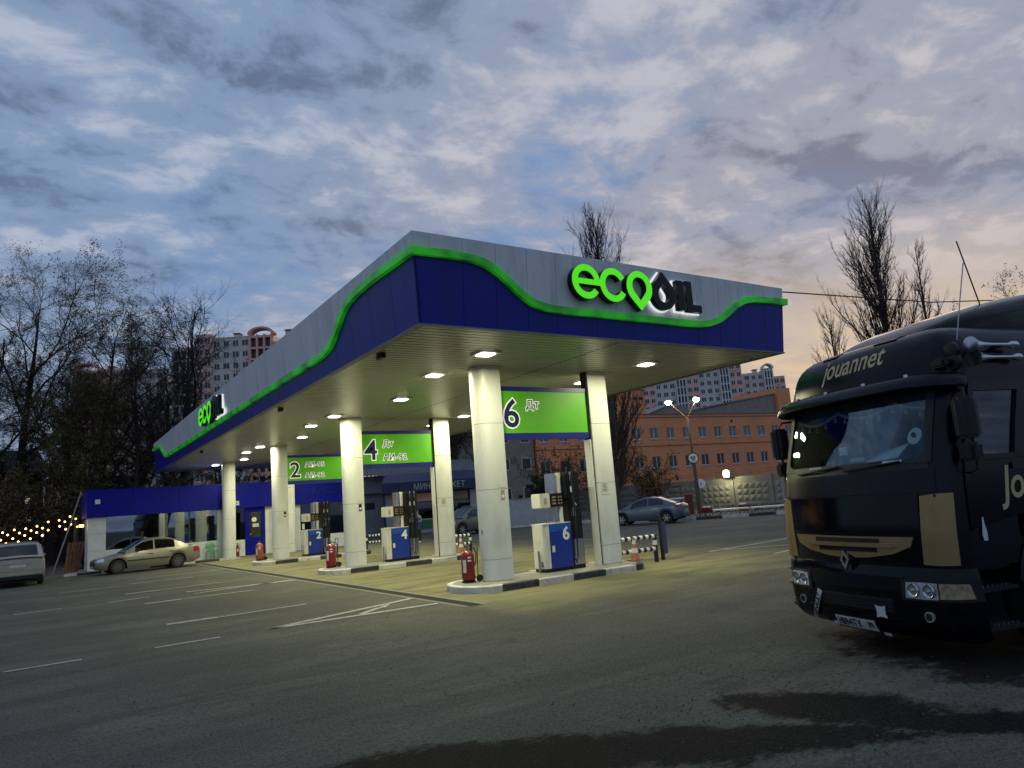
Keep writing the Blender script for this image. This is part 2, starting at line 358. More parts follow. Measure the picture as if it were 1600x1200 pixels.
def asphalt():
    m = bpy.data.materials.new('asphalt'); m.use_nodes = True; t = m.node_tree; NN, LL = t.nodes, t.links
    b = NN['Principled BSDF']; g = NN.new('ShaderNodeNewGeometry')
    def nz(scale, det, ro=0.6, stretch=(1, 1, 1), dist=0.0):
        mp = NN.new('ShaderNodeMapping'); LL.new(g.outputs['Position'], mp.inputs[0]); mp.inputs[3].default_value = stretch
        n = NN.new('ShaderNodeTexNoise'); LL.new(mp.outputs[0], n.inputs[0]); n.inputs['Scale'].default_value = scale
        n.inputs['Detail'].default_value = det; n.inputs['Roughness'].default_value = ro; n.inputs['Distortion'].default_value = dist
        return n.outputs[0]
    def mr(v, a, b_, lo=0.0, hi=1.0):
        n = NN.new('ShaderNodeMapRange'); n.interpolation_type = 'SMOOTHSTEP'; LL.new(v, n.inputs[0])
        for i, q in enumerate((a, b_, lo, hi)): n.inputs[i + 1].default_value = q
        return n.outputs[0]
    def mx(f, a, c, mode='MIX'):
        n = NN.new('ShaderNodeMix'); n.data_type = 'RGBA'; n.blend_type = mode
        for s_, v in ((0, f), (6, a), (7, c)):
            if isinstance(v, (int, float)): n.inputs[s_].default_value = v
            elif isinstance(v, tuple): n.inputs[s_].default_value = (*v, 1)
            else: LL.new(v, n.inputs[s_])
        return n.outputs[2]
    def mt(op, a, c=None):
        n = NN.new('ShaderNodeMath'); n.operation = op
        for i, v in enumerate((a, c)):
            if v is None: continue
            if isinstance(v, (int, float)): n.inputs[i].default_value = v
            else: LL.new(v, n.inputs[i])
        return n.outputs[0]
    c = mx(mr(nz(0.35, 6), 0.35, 0.68), (0.058, 0.0545, 0.041), (0.122, 0.113, 0.083))
    c = mx(mr(nz(0.6, 8, 0.7, (0.22, 1.5, 1)), 0.46, 0.60, 0, 0.8), c, (0.044, 0.041, 0.032)); c = mx(mr(nz(0.8, 9, 0.72, (0.3, 1.2, 1), 0.6), 0.54, 0.66, 0, 0.6), c, (0.165, 0.152, 0.112))       # worn tracks
    c = mx(mr(nz(42, 5, 0.8), 0.48, 0.60, 0, 0.5), c, (0.225, 0.21, 0.165))                              # pale aggregate
    c = mx(mr(nz(22, 7, 0.85), 0.50, 0.57, 0, 0.8), c, (0.028, 0.027, 0.024)); c = mx(mr(nz(75, 4, 0.8), 0.56, 0.64, 0, 0.7), c, (0.27, 0.255, 0.205))
    c = mx(mr(nz(2.4, 9, 0.78), 0.58, 0.70, 0, 0.7), c, (0.035, 0.034, 0.031))                           # oil spots
    # cracks: thin lines along the borders of distorted cells, only in worn zones
    def cracks(scale, width, amt, c):
        mp = NN.new('ShaderNodeMapping'); LL.new(g.outputs['Position'], mp.inputs[0]); mp.inputs[3].default_value = (.7, 1.2, 1)
        ds = NN.new('ShaderNodeTexNoise'); LL.new(mp.outputs[0], ds.inputs[0]); ds.inputs['Scale'].default_value = 1.7; ds.inputs['Detail'].default_value = 6
        ad = NN.new('ShaderNodeMix'); ad.data_type = 'VECTOR'; ad.inputs[0].default_value = .35; LL.new(mp.outputs[0], ad.inputs[4]); LL.new(ds.outputs['Color'], ad.inputs[5])
        vo = NN.new('ShaderNodeTexVoronoi'); vo.feature = 'DISTANCE_TO_EDGE'; LL.new(ad.outputs[1], vo.inputs['Vector']); vo.inputs['Scale'].default_value = scale
        return mx(mt('MULTIPLY', mr(vo.outputs['Distance'], width * .4, width, amt, 0), mr(nz(.33, 3), .46, .60)), c, (0.022, 0.022, 0.021))
    c = cracks(.9, .012, .35, c); c = cracks(3.4, .03, .5, c)
    # paler, dirty yellow forecourt paving, canopy light pool painted in, ragged towards the road
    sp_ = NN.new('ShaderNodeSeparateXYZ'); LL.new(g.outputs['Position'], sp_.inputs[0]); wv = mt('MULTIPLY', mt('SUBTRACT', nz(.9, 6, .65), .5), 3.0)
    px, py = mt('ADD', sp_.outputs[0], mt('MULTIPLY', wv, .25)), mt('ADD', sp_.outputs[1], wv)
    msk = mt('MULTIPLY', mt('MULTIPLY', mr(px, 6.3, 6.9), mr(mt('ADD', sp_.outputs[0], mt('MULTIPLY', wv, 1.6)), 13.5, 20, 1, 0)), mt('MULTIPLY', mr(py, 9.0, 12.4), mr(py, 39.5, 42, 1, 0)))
    lit_pav = mx(mr(nz(.9, 8, .68, (.45, 1.4, 1)), .42, .66), (0.25, 0.228, 0.105), (0.12, 0.111, 0.055)); lit_pav = mx(mr(nz(30, 5, .8), .48, .62, 0, .5), lit_pav, (0.09, 0.085, 0.06))
    c = mx(mt('MULTIPLY', msk, .92), c, lit_pav)
    # wet, broken patches beside the lorry; under it, oil with its shade painted in
    damp_shade = None
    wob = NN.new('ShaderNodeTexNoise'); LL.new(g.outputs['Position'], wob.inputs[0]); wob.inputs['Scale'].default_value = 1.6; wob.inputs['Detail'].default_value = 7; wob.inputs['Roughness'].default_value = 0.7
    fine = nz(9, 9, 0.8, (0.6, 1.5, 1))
    for (x, y, rx, ry, rot) in DAMP_SHADE:
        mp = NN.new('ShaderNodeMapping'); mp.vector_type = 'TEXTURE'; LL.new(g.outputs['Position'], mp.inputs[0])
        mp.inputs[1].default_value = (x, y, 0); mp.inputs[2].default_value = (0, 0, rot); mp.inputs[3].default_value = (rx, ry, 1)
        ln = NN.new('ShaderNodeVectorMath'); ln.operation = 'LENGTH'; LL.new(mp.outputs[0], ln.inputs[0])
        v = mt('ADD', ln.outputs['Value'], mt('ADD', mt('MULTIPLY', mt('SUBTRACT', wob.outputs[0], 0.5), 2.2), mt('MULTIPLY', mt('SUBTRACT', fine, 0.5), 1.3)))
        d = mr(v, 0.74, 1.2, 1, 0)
        damp_shade = d if damp_shade is None else mt('MAXIMUM', damp_shade, d)
    c = mx(mt('MULTIPLY', damp_shade, mr(nz(30, 6, .8), .42, .66, .98, .74)), c, (0.006, 0.0062, 0.0066))
    LL.new(c, b.inputs['Base Color'])
    rr = mr(damp_shade, 0, 1, 0.85, 0.75); LL.new(rr, b.inputs['Roughness']); LL.new(mr(damp_shade, 0, 1, 0.4, 0.06), b.inputs['Specular IOR Level'])
    hb = mt('ADD', mt('MULTIPLY', nz(55, 4, 0.7), 0.6), mt('MULTIPLY', nz(3, 5), 1.2))
    bp = NN.new('ShaderNodeBump'); bp.inputs['Strength'].default_value = 0.9; bp.inputs['Distance'].default_value = 0.02
    LL.new(hb, bp.inputs['Height']); LL.new(bp.outputs[0], b.inputs['Normal'])
    M['asphalt'] = m
DAMP_SHADE = [(7.75, 3.9, 1.35, .85, 1.31), (9.0, 3.9, 1.5, .9, 1.31), (3.25, 4.55, 1.9, .42, -.62), (5.5, 3.75, 1.0, .42, -1.0), (5.75, 2.95, .9, .26, -.85), (4.6, 3.75, 1.1, .26, -.8)]
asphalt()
pmat('apron', (0.225, 0.208, 0.125), 0.8, var=0.16, scale=0.7, bump=0.25, bscale=45, dirt=(0.10, 0.094, 0.06), dirt_amt=0.9, dirt_scale=0.9, stretch=(0.45, 1.4, 1))

# ------------------------------------------------------------------ ground and markings
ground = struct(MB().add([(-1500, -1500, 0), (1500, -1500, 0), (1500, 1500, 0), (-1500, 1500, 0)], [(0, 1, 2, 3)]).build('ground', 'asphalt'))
for y in np.arange(14.9, 40, 2.9):
    MB().box(6.75, 15.6, y, y + .02, .001, .004).build('slab_joint', 'drain_edge', ground)
dr = struct(MB().add([(6.62, 11.9, .006), (6.86, 11.9, .006), (6.50, 37.2, .006), (6.26, 37.2, .006)], [(0, 1, 2, 3)]).build('drain_channel', 'drain_iron'))
MB().add([(6.50, 11.9, .008), (6.60, 11.9, .008), (6.24, 37.2, .008), (6.14, 37.2, .008)], [(0, 1, 2, 3)]).build('channel_edge', 'drain_edge', dr)
MB().add([(6.88, 11.9, .008), (6.98, 11.9, .008), (6.62, 37.2, .008), (6.52, 37.2, .008)], [(0, 1, 2, 3)]).build('channel_edge', 'drain_edge', dr)
def mark(x0, x1, y0, y1, wd):
    d = Vector((x1 - x0, y1 - y0)).normalized(); p = Vector((-d.y, d.x)) * wd / 2
    MB().add([(x0 + p.x, y0 + p.y, .008), (x0 - p.x, y0 - p.y, .008), (x1 - p.x, y1 - p.y, .008), (x1 + p.x, y1 + p.y, .008)], [(0, 1, 2, 3)]).build('road_marking', 'marking_paint', ground)
for a in [(-.41, .54, 12.87, 12.9, .10), (1.52, 2.49, 12.9, 12.96, .10), (-.55, .46, 22.06, 22.18, .12), (1.51, 2.51, 22.3, 22.36, .12),
          (2.05, 2.98, 15.68, 15.68, .2), (3.0, 4.77, 15.68, 15.78, .10), (2.08, 3.0, 24.3, 24.4, .2), (3.02, 4.76, 24.4, 24.6, .12),
          (2.17, 3.05, 20.5, 20.58, .2), (3.07, 4.84, 20.58, 20.55, .12), (3.44, 6.4, 22.55, 22.0, .16), (3.5, 6.35, 21.7, 22.35, .12),
          (-2.6, -1.4, 22.0, 22.05, .12), (3.31, 6.45, 13.0, 12.9, .15), (3.31, 6.5, 13.0, 14.17, .15), (5.55, 5.86, 13.48, 13.92, .13), (5.5, 4.95, 13.52, 13.06, .13),
          (2.6, 4.6, 28.6, 28.6, .14), (3.0, 5.9, 31.0, 31.1, .14), (.5, 2.2, 28.0, 28.1, .12)]:
    mark(*a)
for a in [(15.9, 19.5, 12.3, 12.9, .13), (16.0, 20.5, 14.6, 15.0, .13), (16.2, 21, 21.2, 21.5, .13), (16.4, 21.5, 24.2, 24.4, .13)]: mark(*a)
for a in [(19.5, 20.6, 12.9, 14.9, .12), (16.6, 19.0, 14.5, 12.9, .12)]: mark(*a)

g = MB(); r3 = random.Random(3)
for i in range(700):
    if i < 500: x, y = r3.gauss(4.6, 1.2), r3.gauss(4.0, .9)
    else: x, y = r3.uniform(0, 9), r3.uniform(3, 10)
    q = .004 + .012 * r3.random() ** 3; a = r3.random() * 3
    g.add([(x + q * math.cos(a), y + q * math.sin(a), 0), (x + q * math.cos(a + 2.1), y + q * math.sin(a + 2.1), 0), (x + q * math.cos(a + 4.2), y + q * math.sin(a + 4.2), 0), (x, y, q * 1.1)], [(0, 1, 3), (1, 2, 3), (2, 0, 3)])
o = g.build('loose_gravel', 'grit', kind='stuff'); o['label'] = 'loose grit scattered over the broken asphalt'; o['category'] = 'gravel'

# ------------------------------------------------------------------ canopy
CX0, CX1, CY0, CY1, ZS, ZT = 5.22, 15.40, 10.65, 45.6, 4.98, 6.60
can = thing('station_canopy', 'large filling station canopy with grey and blue fascia and wavy green light band', 'canopy', ((CX0 + CX1) / 2, (CY0 + CY1) / 2, 0))
INS = 0.12
def fy(z): return CY0 + INS * (ZT - z) / (ZT - ZS)
def fx(z): return CX0 + INS * (ZT - z) / (ZT - ZS)
def fx1(z): return CX1 - INS * (ZT - z) / (ZT - ZS)
bandF = [(5.2, 6.23), (6.0, 6.25), (6.45, 6.22), (6.72, 6.155), (6.98, 6.02), (7.2, 5.86), (7.45, 5.67), (7.72, 5.52), (8.05, 5.455), (8.5, 5.44), (9.24, 5.45), (10.4, 5.445), (11.4, 5.44), (12.2, 5.445), (12.6, 5.49), (12.95, 5.61), (13.25, 5.79), (13.55, 6.0), (13.9, 6.15), (14.3, 6.21), (15.41, 6.245)]
bandS = [(10.6, 6.23), (11.5, 6.25), (12.5, 6.27), (13.3, 6.235), (13.8, 6.17), (14.15, 6.05), (14.5, 5.85), (14.85, 5.65), (15.2, 5.51), (15.6, 5.45), (16.5, 5.445), (20, 5.455), (25, 5.465), (33, 5.45), (40.6, 5.46), (41.2, 5.55), (42.0, 5.9), (42.8, 6.15), (43.6, 6.22), (45.6, 6.25)]
def smooth_curve(tab, n=8):
    xs = np.array([p[0] for p in tab]); zs = np.array([p[1] for p in tab])
    xx = np.unique(np.concatenate([np.linspace(a, b, n, endpoint=False) for a, b in zip(xs[:-1], xs[1:])] + [xs[-1:]]))
    zz = np.interp(xx, xs, zs)
    for _ in range(6): zz[1:-1] = (zz[:-2] + 2 * zz[1:-1] + zz[2:]) / 4
    return xx, zz
FXX, FZZ = smooth_curve(bandF); SXX, SZZ = smooth_curve(bandS)
def panel_pair(a, b, xx, zz, face):
    """one cladding panel above and one below the band; face(t, z, off) gives the 3-D point"""
    ts = [a] + [x for x in xx if a + .02 < x < b - .02] + [b]
    mid = [float(np.interp(t, xx, zz)) for t in ts]
    for nm, mt, lo, hi in (('grey_panel', 'fascia_grey', [m + .03 for m in mid], [ZT] * len(ts)), ('blue_panel', 'fascia_blue', [ZS] * len(ts), [m - .03 for m in mid])):
        g = MB(); n = len(ts)
        fr = [face(t, z, 0) for t, z in zip(ts, lo)] + [face(t, z, 0) for t, z in zip(ts, hi)]
        bk = [face(t, z, .04) for t, z in zip(ts, lo)] + [face(t, z, .04) for t, z in zip(ts, hi)]
        fs = [(i, i + 1, n + i + 1, n + i) for i in range(n - 1)]
        fs += [(2 * n + i, 2 * n + n + i, 2 * n + n + i + 1, 2 * n + i + 1) for i in range(n - 1)]
        fs += [(i, 2 * n + i, 2 * n + i + 1, i + 1) for i in range(n - 1)] + [(n + i, n + i + 1, 3 * n + i + 1, 3 * n + i) for i in range(n - 1)]
        fs += [(0, n, 3 * n, 2 * n), (n - 1, 2 * n + n - 1, 3 * n + n - 1, n + n - 1)]
        g.add(fr + bk, fs); g.build(nm, mt, can, world=True)
faceF = lambda t, z, o: (max(fx(z) , min(t, fx1(z))) , fy(z) + o, z)
faceS = lambda t, z, o: (fx(z) + o, max(fy(z), t), z)
faceR = lambda t, z, o: (fx1(z) - o, max(fy(z), t), z)
xj = [5.22, 6.22, 6.92, 7.62, 8.31, 9.31, 10.3, 11.28, 12.27, 13.0, 13.7, 14.65, 15.40]
for a, b in zip(xj[:-1], xj[1:]): panel_pair(a + .004, b - .004, FXX, FZZ, faceF)
yj = [10.65, 11.75, 12.8, 13.85] + [14.87 + .95 * i for i in range(33)]
yj = [y for y in yj if y < 45.2] + [45.6]
for a, b in zip(yj[:-1], yj[1:]): panel_pair(a + .004, b - .004, SXX, SZZ, faceS)
for a, b in zip(yj[:-1:3], yj[3::3]): panel_pair(a + .004, b - .004, SXX, SZZ, faceR)
MB().box(CX0 + .2, CX1 - .2, CY0 + .2, CY1 - .05, ZS + .06, ZT - .04).build('canopy_core', 'dark_void', can, world=True)
MB().box(CX0 + .02, CX1 - .02, CY0 + .02, CY1, ZT - .035, ZT - .005).build('roof_sheet', 'roof_metal', can, world=True)
MB().box(CX0 + INS, CX1 - INS, CY1 - .04, CY1, ZS, ZT - .04).build('end_panel', 'fascia_blue', can, world=True)
def band(xx, zz, face, hw=0.068, d=0.09):
    g = MB(); n = len(xx); dz = np.gradient(zz, xx); rows = []
    for i in range(n):
        k = hw * min(1.35, math.sqrt(1 + dz[i] ** 2))
        rows.append([face(xx[i], zz[i] - k, -d * .0), face(xx[i], zz[i] - k, -d), face(xx[i], zz[i] + k, -d), face(xx[i], zz[i] + k, 0)])
    g.grid(rows); return g
faceFb = lambda t, z, o: ((fx(z) + o * (t < CX0 + .01) if t < 8 else fx1(z) - o * (t > CX1 - .01)) if (t < CX0 + .01 or t > CX1 - .01) else t, fy(z) + o, z)
faceSb = lambda t, z, o: (fx(z) + o, fy(z) + o if t < 10.66 else t, z)
faceRb = lambda t, z, o: (fx1(z) - o, fy(z) + o if t < 10.66 else t, z)
band(FXX, FZZ, faceFb).build('light_band', 'band_green', can, world=True)
band(SXX, SZZ, faceSb).build('light_band', 'band_green', can, world=True)
band(SXX, SZZ, faceRb).build('light_band', 'band_green', can, world=True)
# metal lip round the lower edge
g = MB(); g.box(CX0 + INS - .02, CX1 - INS + .02, CY0 + INS - .02, CY0 + INS + .1, ZS - .03, ZS - .002)
g.box(CX0 + INS - .02, CX0 + INS + .1, CY0 + INS + .1, CY1, ZS - .03, ZS - .002); g.box(CX1 - INS - .1, CX1 - INS + .02, CY0 + INS + .1, CY1, ZS - .03, ZS - .002)
g.build('edge_trim', 'roof_metal', can, world=True)
g = MB(); y = CY0 + INS + .1
while y < CY1 - .1:
    for a, b in ((CX0 + INS + .1, 10.09), (10.13, CX1 - INS - .1)):
        g.add([(a, y + .02, ZS + .013), (a, y + .025, ZS), (a, y + .175, ZS), (a, y + .18, ZS + .013), (b, y + .02, ZS + .013), (b, y + .025, ZS), (b, y + .175, ZS), (b, y + .18, ZS + .013)],
              [(0, 1, 5, 4), (1, 2, 6, 5), (2, 3, 7, 6)])
    y += .2
g.build('soffit_slats', 'soffit', can, kind='stuff', world=True)
MB().box(CX0 + INS + .1, CX1 - INS - .1, CY0 + INS + .1, CY1 - .06, ZS + .014, ZS + .03).build('soffit_backing', 'dark_void', can, world=True)
for yy in (13.2, 20.6, 33.0):
    MB().obox((CX0 + .42, yy, ZS - .06), (.09, .28, .1)).build('mounting_bracket', 'black_plastic', can, world=True)

# raised lettering on the fascia
def circle(cx, cz, r, n=40, a0=0.0, a1=2 * math.pi):
    return [(cx + r * math.cos(a0 + (a1 - a0) * i / n), cz + r * math.sin(a0 + (a1 - a0) * i / n)) for i in range(n + (0 if abs(a1 - a0 - 2 * math.pi) < 1e-6 else 1))]
def arc_ring(cx, cz, ro, ri, a0, a1):
    return circle(cx, cz, ro, 40, a0, a1) + circle(cx, cz, ri, 40, a1, a0)
def drop(cx, cz, r, tip, n=36):
    """round body with a point at distance tip from the centre (negative: pointing down)"""
    s = 1 if tip > 0 else -1; t = abs(tip); al = math.acos(r / t); 
    a0 = math.pi / 2 - al * 0.92; pts = []
    for i in range(n + 1):
        a = math.pi / 2 + al * 0.92 + (2 * math.pi - 2 * al * 0.92) * i / n
        pts.append((cx + r * math.cos(a), cz + s * r * math.sin(a)))
    pts.append((cx, cz + s * t)); return pts
def grow(poly, d):
    n = len(poly); A = sum(poly[i][0] * poly[(i + 1) % n][1] - poly[(i + 1) % n][0] * poly[i][1] for i in range(n)); sg = 1 if A > 0 else -1
    out = []
    for i in range(n):
        p0, p1, p2 = Vector(poly[i - 1]), Vector(poly[i]), Vector(poly[(i + 1) % n])
        e1 = (p1 - p0).normalized() if (p1 - p0).length > 1e-6 else Vector((0, 0)); e2 = (p2 - p1).normalized() if (p2 - p1).length > 1e-6 else e1
        nn = (Vector((e1.y, -e1.x)) + Vector((e2.y, -e2.x))); nn = nn.normalized() if nn.length > 1e-6 else Vector((e1.y, -e1.x))
        k = min(2.0, 1 / max(.4, nn.dot(Vector((e1.y, -e1.x)))))
        out.append(tuple(p1 + nn * d * k * sg))
    return out
def logo(root_name, label, mtx_at, sx=1.0):
    """letters laid out in metres on a plane: x right, z up; mtx_at(depth) -> matrix placing the x,y curve plane"""
    r = thing(root_name, label, 'sign', mtx_at(0) @ Vector((1.8, -.4, 0)))
    def put(nm, outlines, d0, d1, mat):
        me = shape_mesh([[(x * sx, z) for x, z in o] for o in outlines], d1 - d0, mtx_at((d0 + d1) / 2)); me.materials.clear(); me.materials.append(M[mat])
        return link(nm, me, r, None, None, True)
    R0, RI = .355, .225
    letters = [('letter', [arc_ring(.36, .0, R0, RI, 0.0, 2 * math.pi - .62)], [[(.36 - RI - .03, -.055), (.36 + R0 - .002, -.055), (.36 + R0 - .002, .055), (.36 - RI - .03, .055)]]),
               ('letter', [arc_ring(1.07, .0, R0, RI, .52, 2 * math.pi - .52)], None),
               ('letter', [drop(1.79, 0.02, .355, -.50), drop(1.79, 0.04, .205, -.31)], None)]
    for nm, ol, extra in letters:
        b = put(nm, ol, .02, .17, 'logo_black')
        put('letter_face', ol, .171, .186, 'logo_green')
        if extra:
            put('letter_bar', extra, .03, .168, 'logo_black'); put('letter_bar_face', extra, .169, .184, 'logo_green')
    blk = [[drop(2.48, -.06, .345, .50), drop(2.48, -.08, .165, .27)], [[(2.90, -.37), (3.09, -.37), (3.09, .30), (2.90, .30)]],
           [[(3.17, -.38), (3.62, -.38), (3.62, -.215), (3.36, -.215), (3.36, .31), (3.17, .31)]]]
    for ol in blk:
        put('letter', ol, .07, .19, 'logo_black')
        h = [grow(ol[0], .028)] + ([grow(ol[1], -.022)] if len(ol) > 1 else [])
        put('letter_halo', h, .03, .06, 'logo_halo')
    return r
tilt = math.atan(INS / (ZT - ZS))
logo('station_logo', 'large green and black backlit lettering on the canopy end facing the camera', lambda d: Matrix.Translation((8.57, fy(6.04) - d, 6.04)) @ Matrix.Rotation(math.pi / 2 + tilt * 0, 4, 'X'))
logo('station_logo', 'foreshortened green and black lettering on the long side fascia', lambda d: Matrix.Translation((fx(6.0) - d, 30.35, 6.0)) @ Matrix.Rotation(-math.pi / 2, 4, 'Z') @ Matrix.Rotation(math.pi / 2, 4, 'X'), sx=1.17)

# canopy lamps
lamp_sets = [(7.75, [12.6, 15.0, 22.1, 24.5, 31.6, 34.1, 41.2]), (8.5, [18.6, 28.05, 37.9]), (12.45, [12.7, 15.25, 22.0, 24.5, 31.3, 34.0, 38.0])]
li = 0
names = {0: 'row along the open side', 1: 'staggered inner row between islands', 2: 'row on the far half of the soffit'}
ordn = ['first', 'second', 'third', 'fourth', 'fifth', 'sixth', 'seventh']
for ri, (lx, ys) in enumerate(lamp_sets):
    for k, ly in enumerate(ys):
        t = thing('canopy_lamp', '%s square soffit lamp from the logo end, %s' % (ordn[k], names[ri]), 'lamp', (lx, ly, ZS - .03), 0, 'square lamps set in the canopy soffit')
        g = MB(); a, b = .25, .15
        for q in ((-a, a, -a, -b), (-a, a, b, a), (-a, -b, -b, b), (b, a, -b, b)): g.box(q[0], q[1], q[2], q[3], -.012, .02)
        g.build('lamp_frame', 'lamp_trim', t)
        MB().box(-b, b, -b, b, -.03, .01).build('lamp_panel', 'lamp_glow', t)
        ld = bpy.data.lights.new('lamp_light', 'AREA'); ld.shape = 'SQUARE'; ld.size = .36; ld.energy = 80; ld.color = (1, .975, .60)
        lo = bpy.data.objects.new('lamp_light', ld); COL.objects.link(lo); lo.parent = t; lo.location = (0, 0, -.036)

# ------------------------------------------------------------------ columns, islands, signs
def col_left(n=14):
    pts = [(.02 - .32 * math.cos(-math.pi / 2 + math.pi * i / n), .32 * math.sin(-math.pi / 2 + math.pi * i / n)) for i in range(n + 1)]
    return pts + [(.30, .32), (.30, -.32)]
def col_right(n=10):
    pts = [(.16 + .2 * math.cos(-math.pi / 2 + math.pi * i / n), .14 * math.sin(-math.pi / 2 + math.pi * i / n)) for i in range(n + 1)]
    return pts + [(-.33, .14), (-.33, -.14)]
def scale_poly(p, k): return [(x * k, y * k) for x, y in p]
rowY = [14.15, 22.95, 31.75, 40.3]
rowN = ['6', '4', '2', 'kiosk']
rowL = ['at island 6 nearest the lorry', 'at the middle island 4', 'at island 2', 'standing against the kiosk front']
for ri, y in enumerate(rowY):
    for side in (0, 1):
        x = 8.55 if side == 0 else 11.95
        if ri == 3: x = 8.2 if side == 0 else 11.35
        poly = col_left() if side == 0 else col_right()
        t = thing('canopy_column', ('white round-fronted canopy column ' if side == 0 else 'flat slim white canopy column ') + rowL[ri], 'column', (x, y, .14 if ri < 3 else 0), 0, 'white columns carrying the canopy')
        zz = [0, .46, 2.0, 3.5, ZS - .14 if ri < 3 else ZS]
        for a, b in zip(zz[:-1], zz[1:]):
            MB().prism(poly, a + .004, b - .004).build('cladding_section', 'column_white', t, smooth=True)
        MB().prism(scale_poly(poly, .97), .0, zz[-1] - .001).build('column_core', 'drain_iron', t)
        if side == 1 and ri < 3:
            MB().box(-.375, -.335, -.10, .10, .0, zz[-1] - .002).build('recess_strip', 'dark_void', t)
            MB().box(-.41, -.376, -.12, .12, .0, 3.1).build('edge_strip', 'column_white', t)
            MB().box(-.2, .06, -.147, -.142, 1.7, 2.0).build('notice_sheet', 'paper', t)
            g = MB()
            for i in range(6): g.box(-.16, .0 - rnd.random() * .05, -.150, -.1475, 1.96 - i * .035, 1.972 - i * .035)
            g.build('notice_print', 'print_ink', t)
        elif ri < 3:
            MB().box(.1, .2, -.327, -.322, 1.76, 1.98).build('notice_sticker', 'logo_black' if ri else 'gold_letter', t)
            MB().box(.12, .18, -.330, -.3275, 1.80, 1.87).build('sticker_print', 'white_paint', t)
            MB().box(.07, .25, -.326, -.322, 2.03, 2.13).build('notice_strip', 'paper', t)
            if ri == 0: MB().box(-.30, -.295, -.07, -.03, 1.02, 1.12).build('call_button', 'red_paint', t)

def island(y, num, label):
    t = thing('fuel_island', label, 'island', (10.0, y, 0), 0, 'raised fuel islands with striped kerbs')
    # outline: rounded at both ends, half depth 0.95
    x0, x1, hd = -2.6, 2.55, .92
    pts = []
    per = [(x0 + hd * .7, -hd)] + [(x, -hd) for x in (-1.45, -.5, .65, 1.65)]
    def rr(cx, a0, a1, n=8): return [(cx + hd * .75 * math.cos(a0 + (a1 - a0) * i / n), hd * math.sin(a0 + (a1 - a0) * i / n)) for i in range(n + 1)]
    Lx, Rx = x0 + hd * .75, x1 - hd * .75
    outline = [(Lx, -hd)] + [(Lx + (Rx - Lx) * i / 4, -hd) for i in range(1, 4)] + rr(Rx, -math.pi / 2, math.pi / 2) + [(Rx + (Lx - Rx) * i / 4, hd) for i in range(1, 4)] + rr(Lx, math.pi / 2, 1.5 * math.pi)[:-1]
    inner = [(x * .955, yy * .86) for x, yy in outline]
    MB().prism(inner, 0, .135).build('island_slab', 'island_top', t)
    # kerb stones
    groups = [[0, 1], [1, 2], [2, 3], [3, 4]]
    n = len(outline); cuts = [0, 1, 2, 3, 4, 8, 12, 13, 14, 15, 16, 20, n]
    for k in range(len(cuts) - 1):
        ids = [i % n for i in range(cuts[k], cuts[k + 1] + 1)]
        g = MB(); m_ = len(ids)
        o = [outline[i] for i in ids]; q = [inner[i] for i in ids]
        vs = [(a, b, 0) for a, b in o] + [(a, b, .125) for a, b in o] + [(a * .99, b * .985, .142) for a, b in o] + [(a, b, .142) for a, b in q] + [(a, b, 0) for a, b in q]
        fs = []
        for r in range(4):
            for i in range(m_ - 1): fs.append((r * m_ + i, r * m_ + i + 1, (r + 1) * m_ + i + 1, (r + 1) * m_ + i))
        fs += [tuple(r * m_ for r in range(5)), tuple(r * m_ + m_ - 1 for r in range(5))[::-1]]
        g.add(vs, fs).build('kerb_stone', 'concrete_kerb_white' if k in (1, 3, 5, 7, 9, 10, 11) else 'concrete_kerb_black', t)
    return t
island(14.05, '6', 'fuel island with black and white kerb carrying pump 6')
island(22.98, '4', 'fuel island with striped kerb carrying pump 4, middle of three')
island(31.72, '2', 'fuel island with striped kerb carrying pump 2, farthest of three')

def sign(y, num, lines, label):
    t = thing('pump_sign', label, 'sign', (10.25, y, 3.28), 0, 'green pump number boards between columns')
    x0, x1 = -1.40, 1.36
    MB().box(x0, x1, -.06, .06, .15, 1.16).build('green_panel', 'sign_green', t)
    MB().box(x0 - .01, x1 + .01, -.075, .075, 1.163, 1.27).build('top_trim', 'sign_trim_blue', t)
    MB().box(x0 - .01, x1 + .01, -.075, .075, 0.0, .147).build('bottom_trim', 'sign_trim_blue', t)
    text(num, .95, (x0 + .17, -.064, .30), 'sign_white_glow', t, offset=.045, extrude=.002, name='number_outline')
    text(num, .95, (x0 + .17, -.070, .30), 'sign_navy', t, offset=.012, extrude=.002, name='number')
    for i, s in enumerate(lines):
        zz = .74 if i == 0 else .27
        text(s, .29, (x0 + .84, -.064, zz), 'sign_white_glow', t, offset=.021, spacing=1.15, extrude=.002, name='fuel_name_outline')
        text(s, .29, (x0 + .84, -.070, zz), 'sign_navy', t, offset=.001, spacing=1.15, extrude=.002, name='fuel_name')
sign(14.15, '6', ['Дт'], 'green overhead board with number 6 and one fuel name')
sign(22.95, '4', ['Дт', 'АИ-92'], 'green overhead board with number 4 over the middle island')
sign(31.75, '2', ['АИ-95', 'АИ-92'], 'green overhead board with number 2, farthest from the logo end')

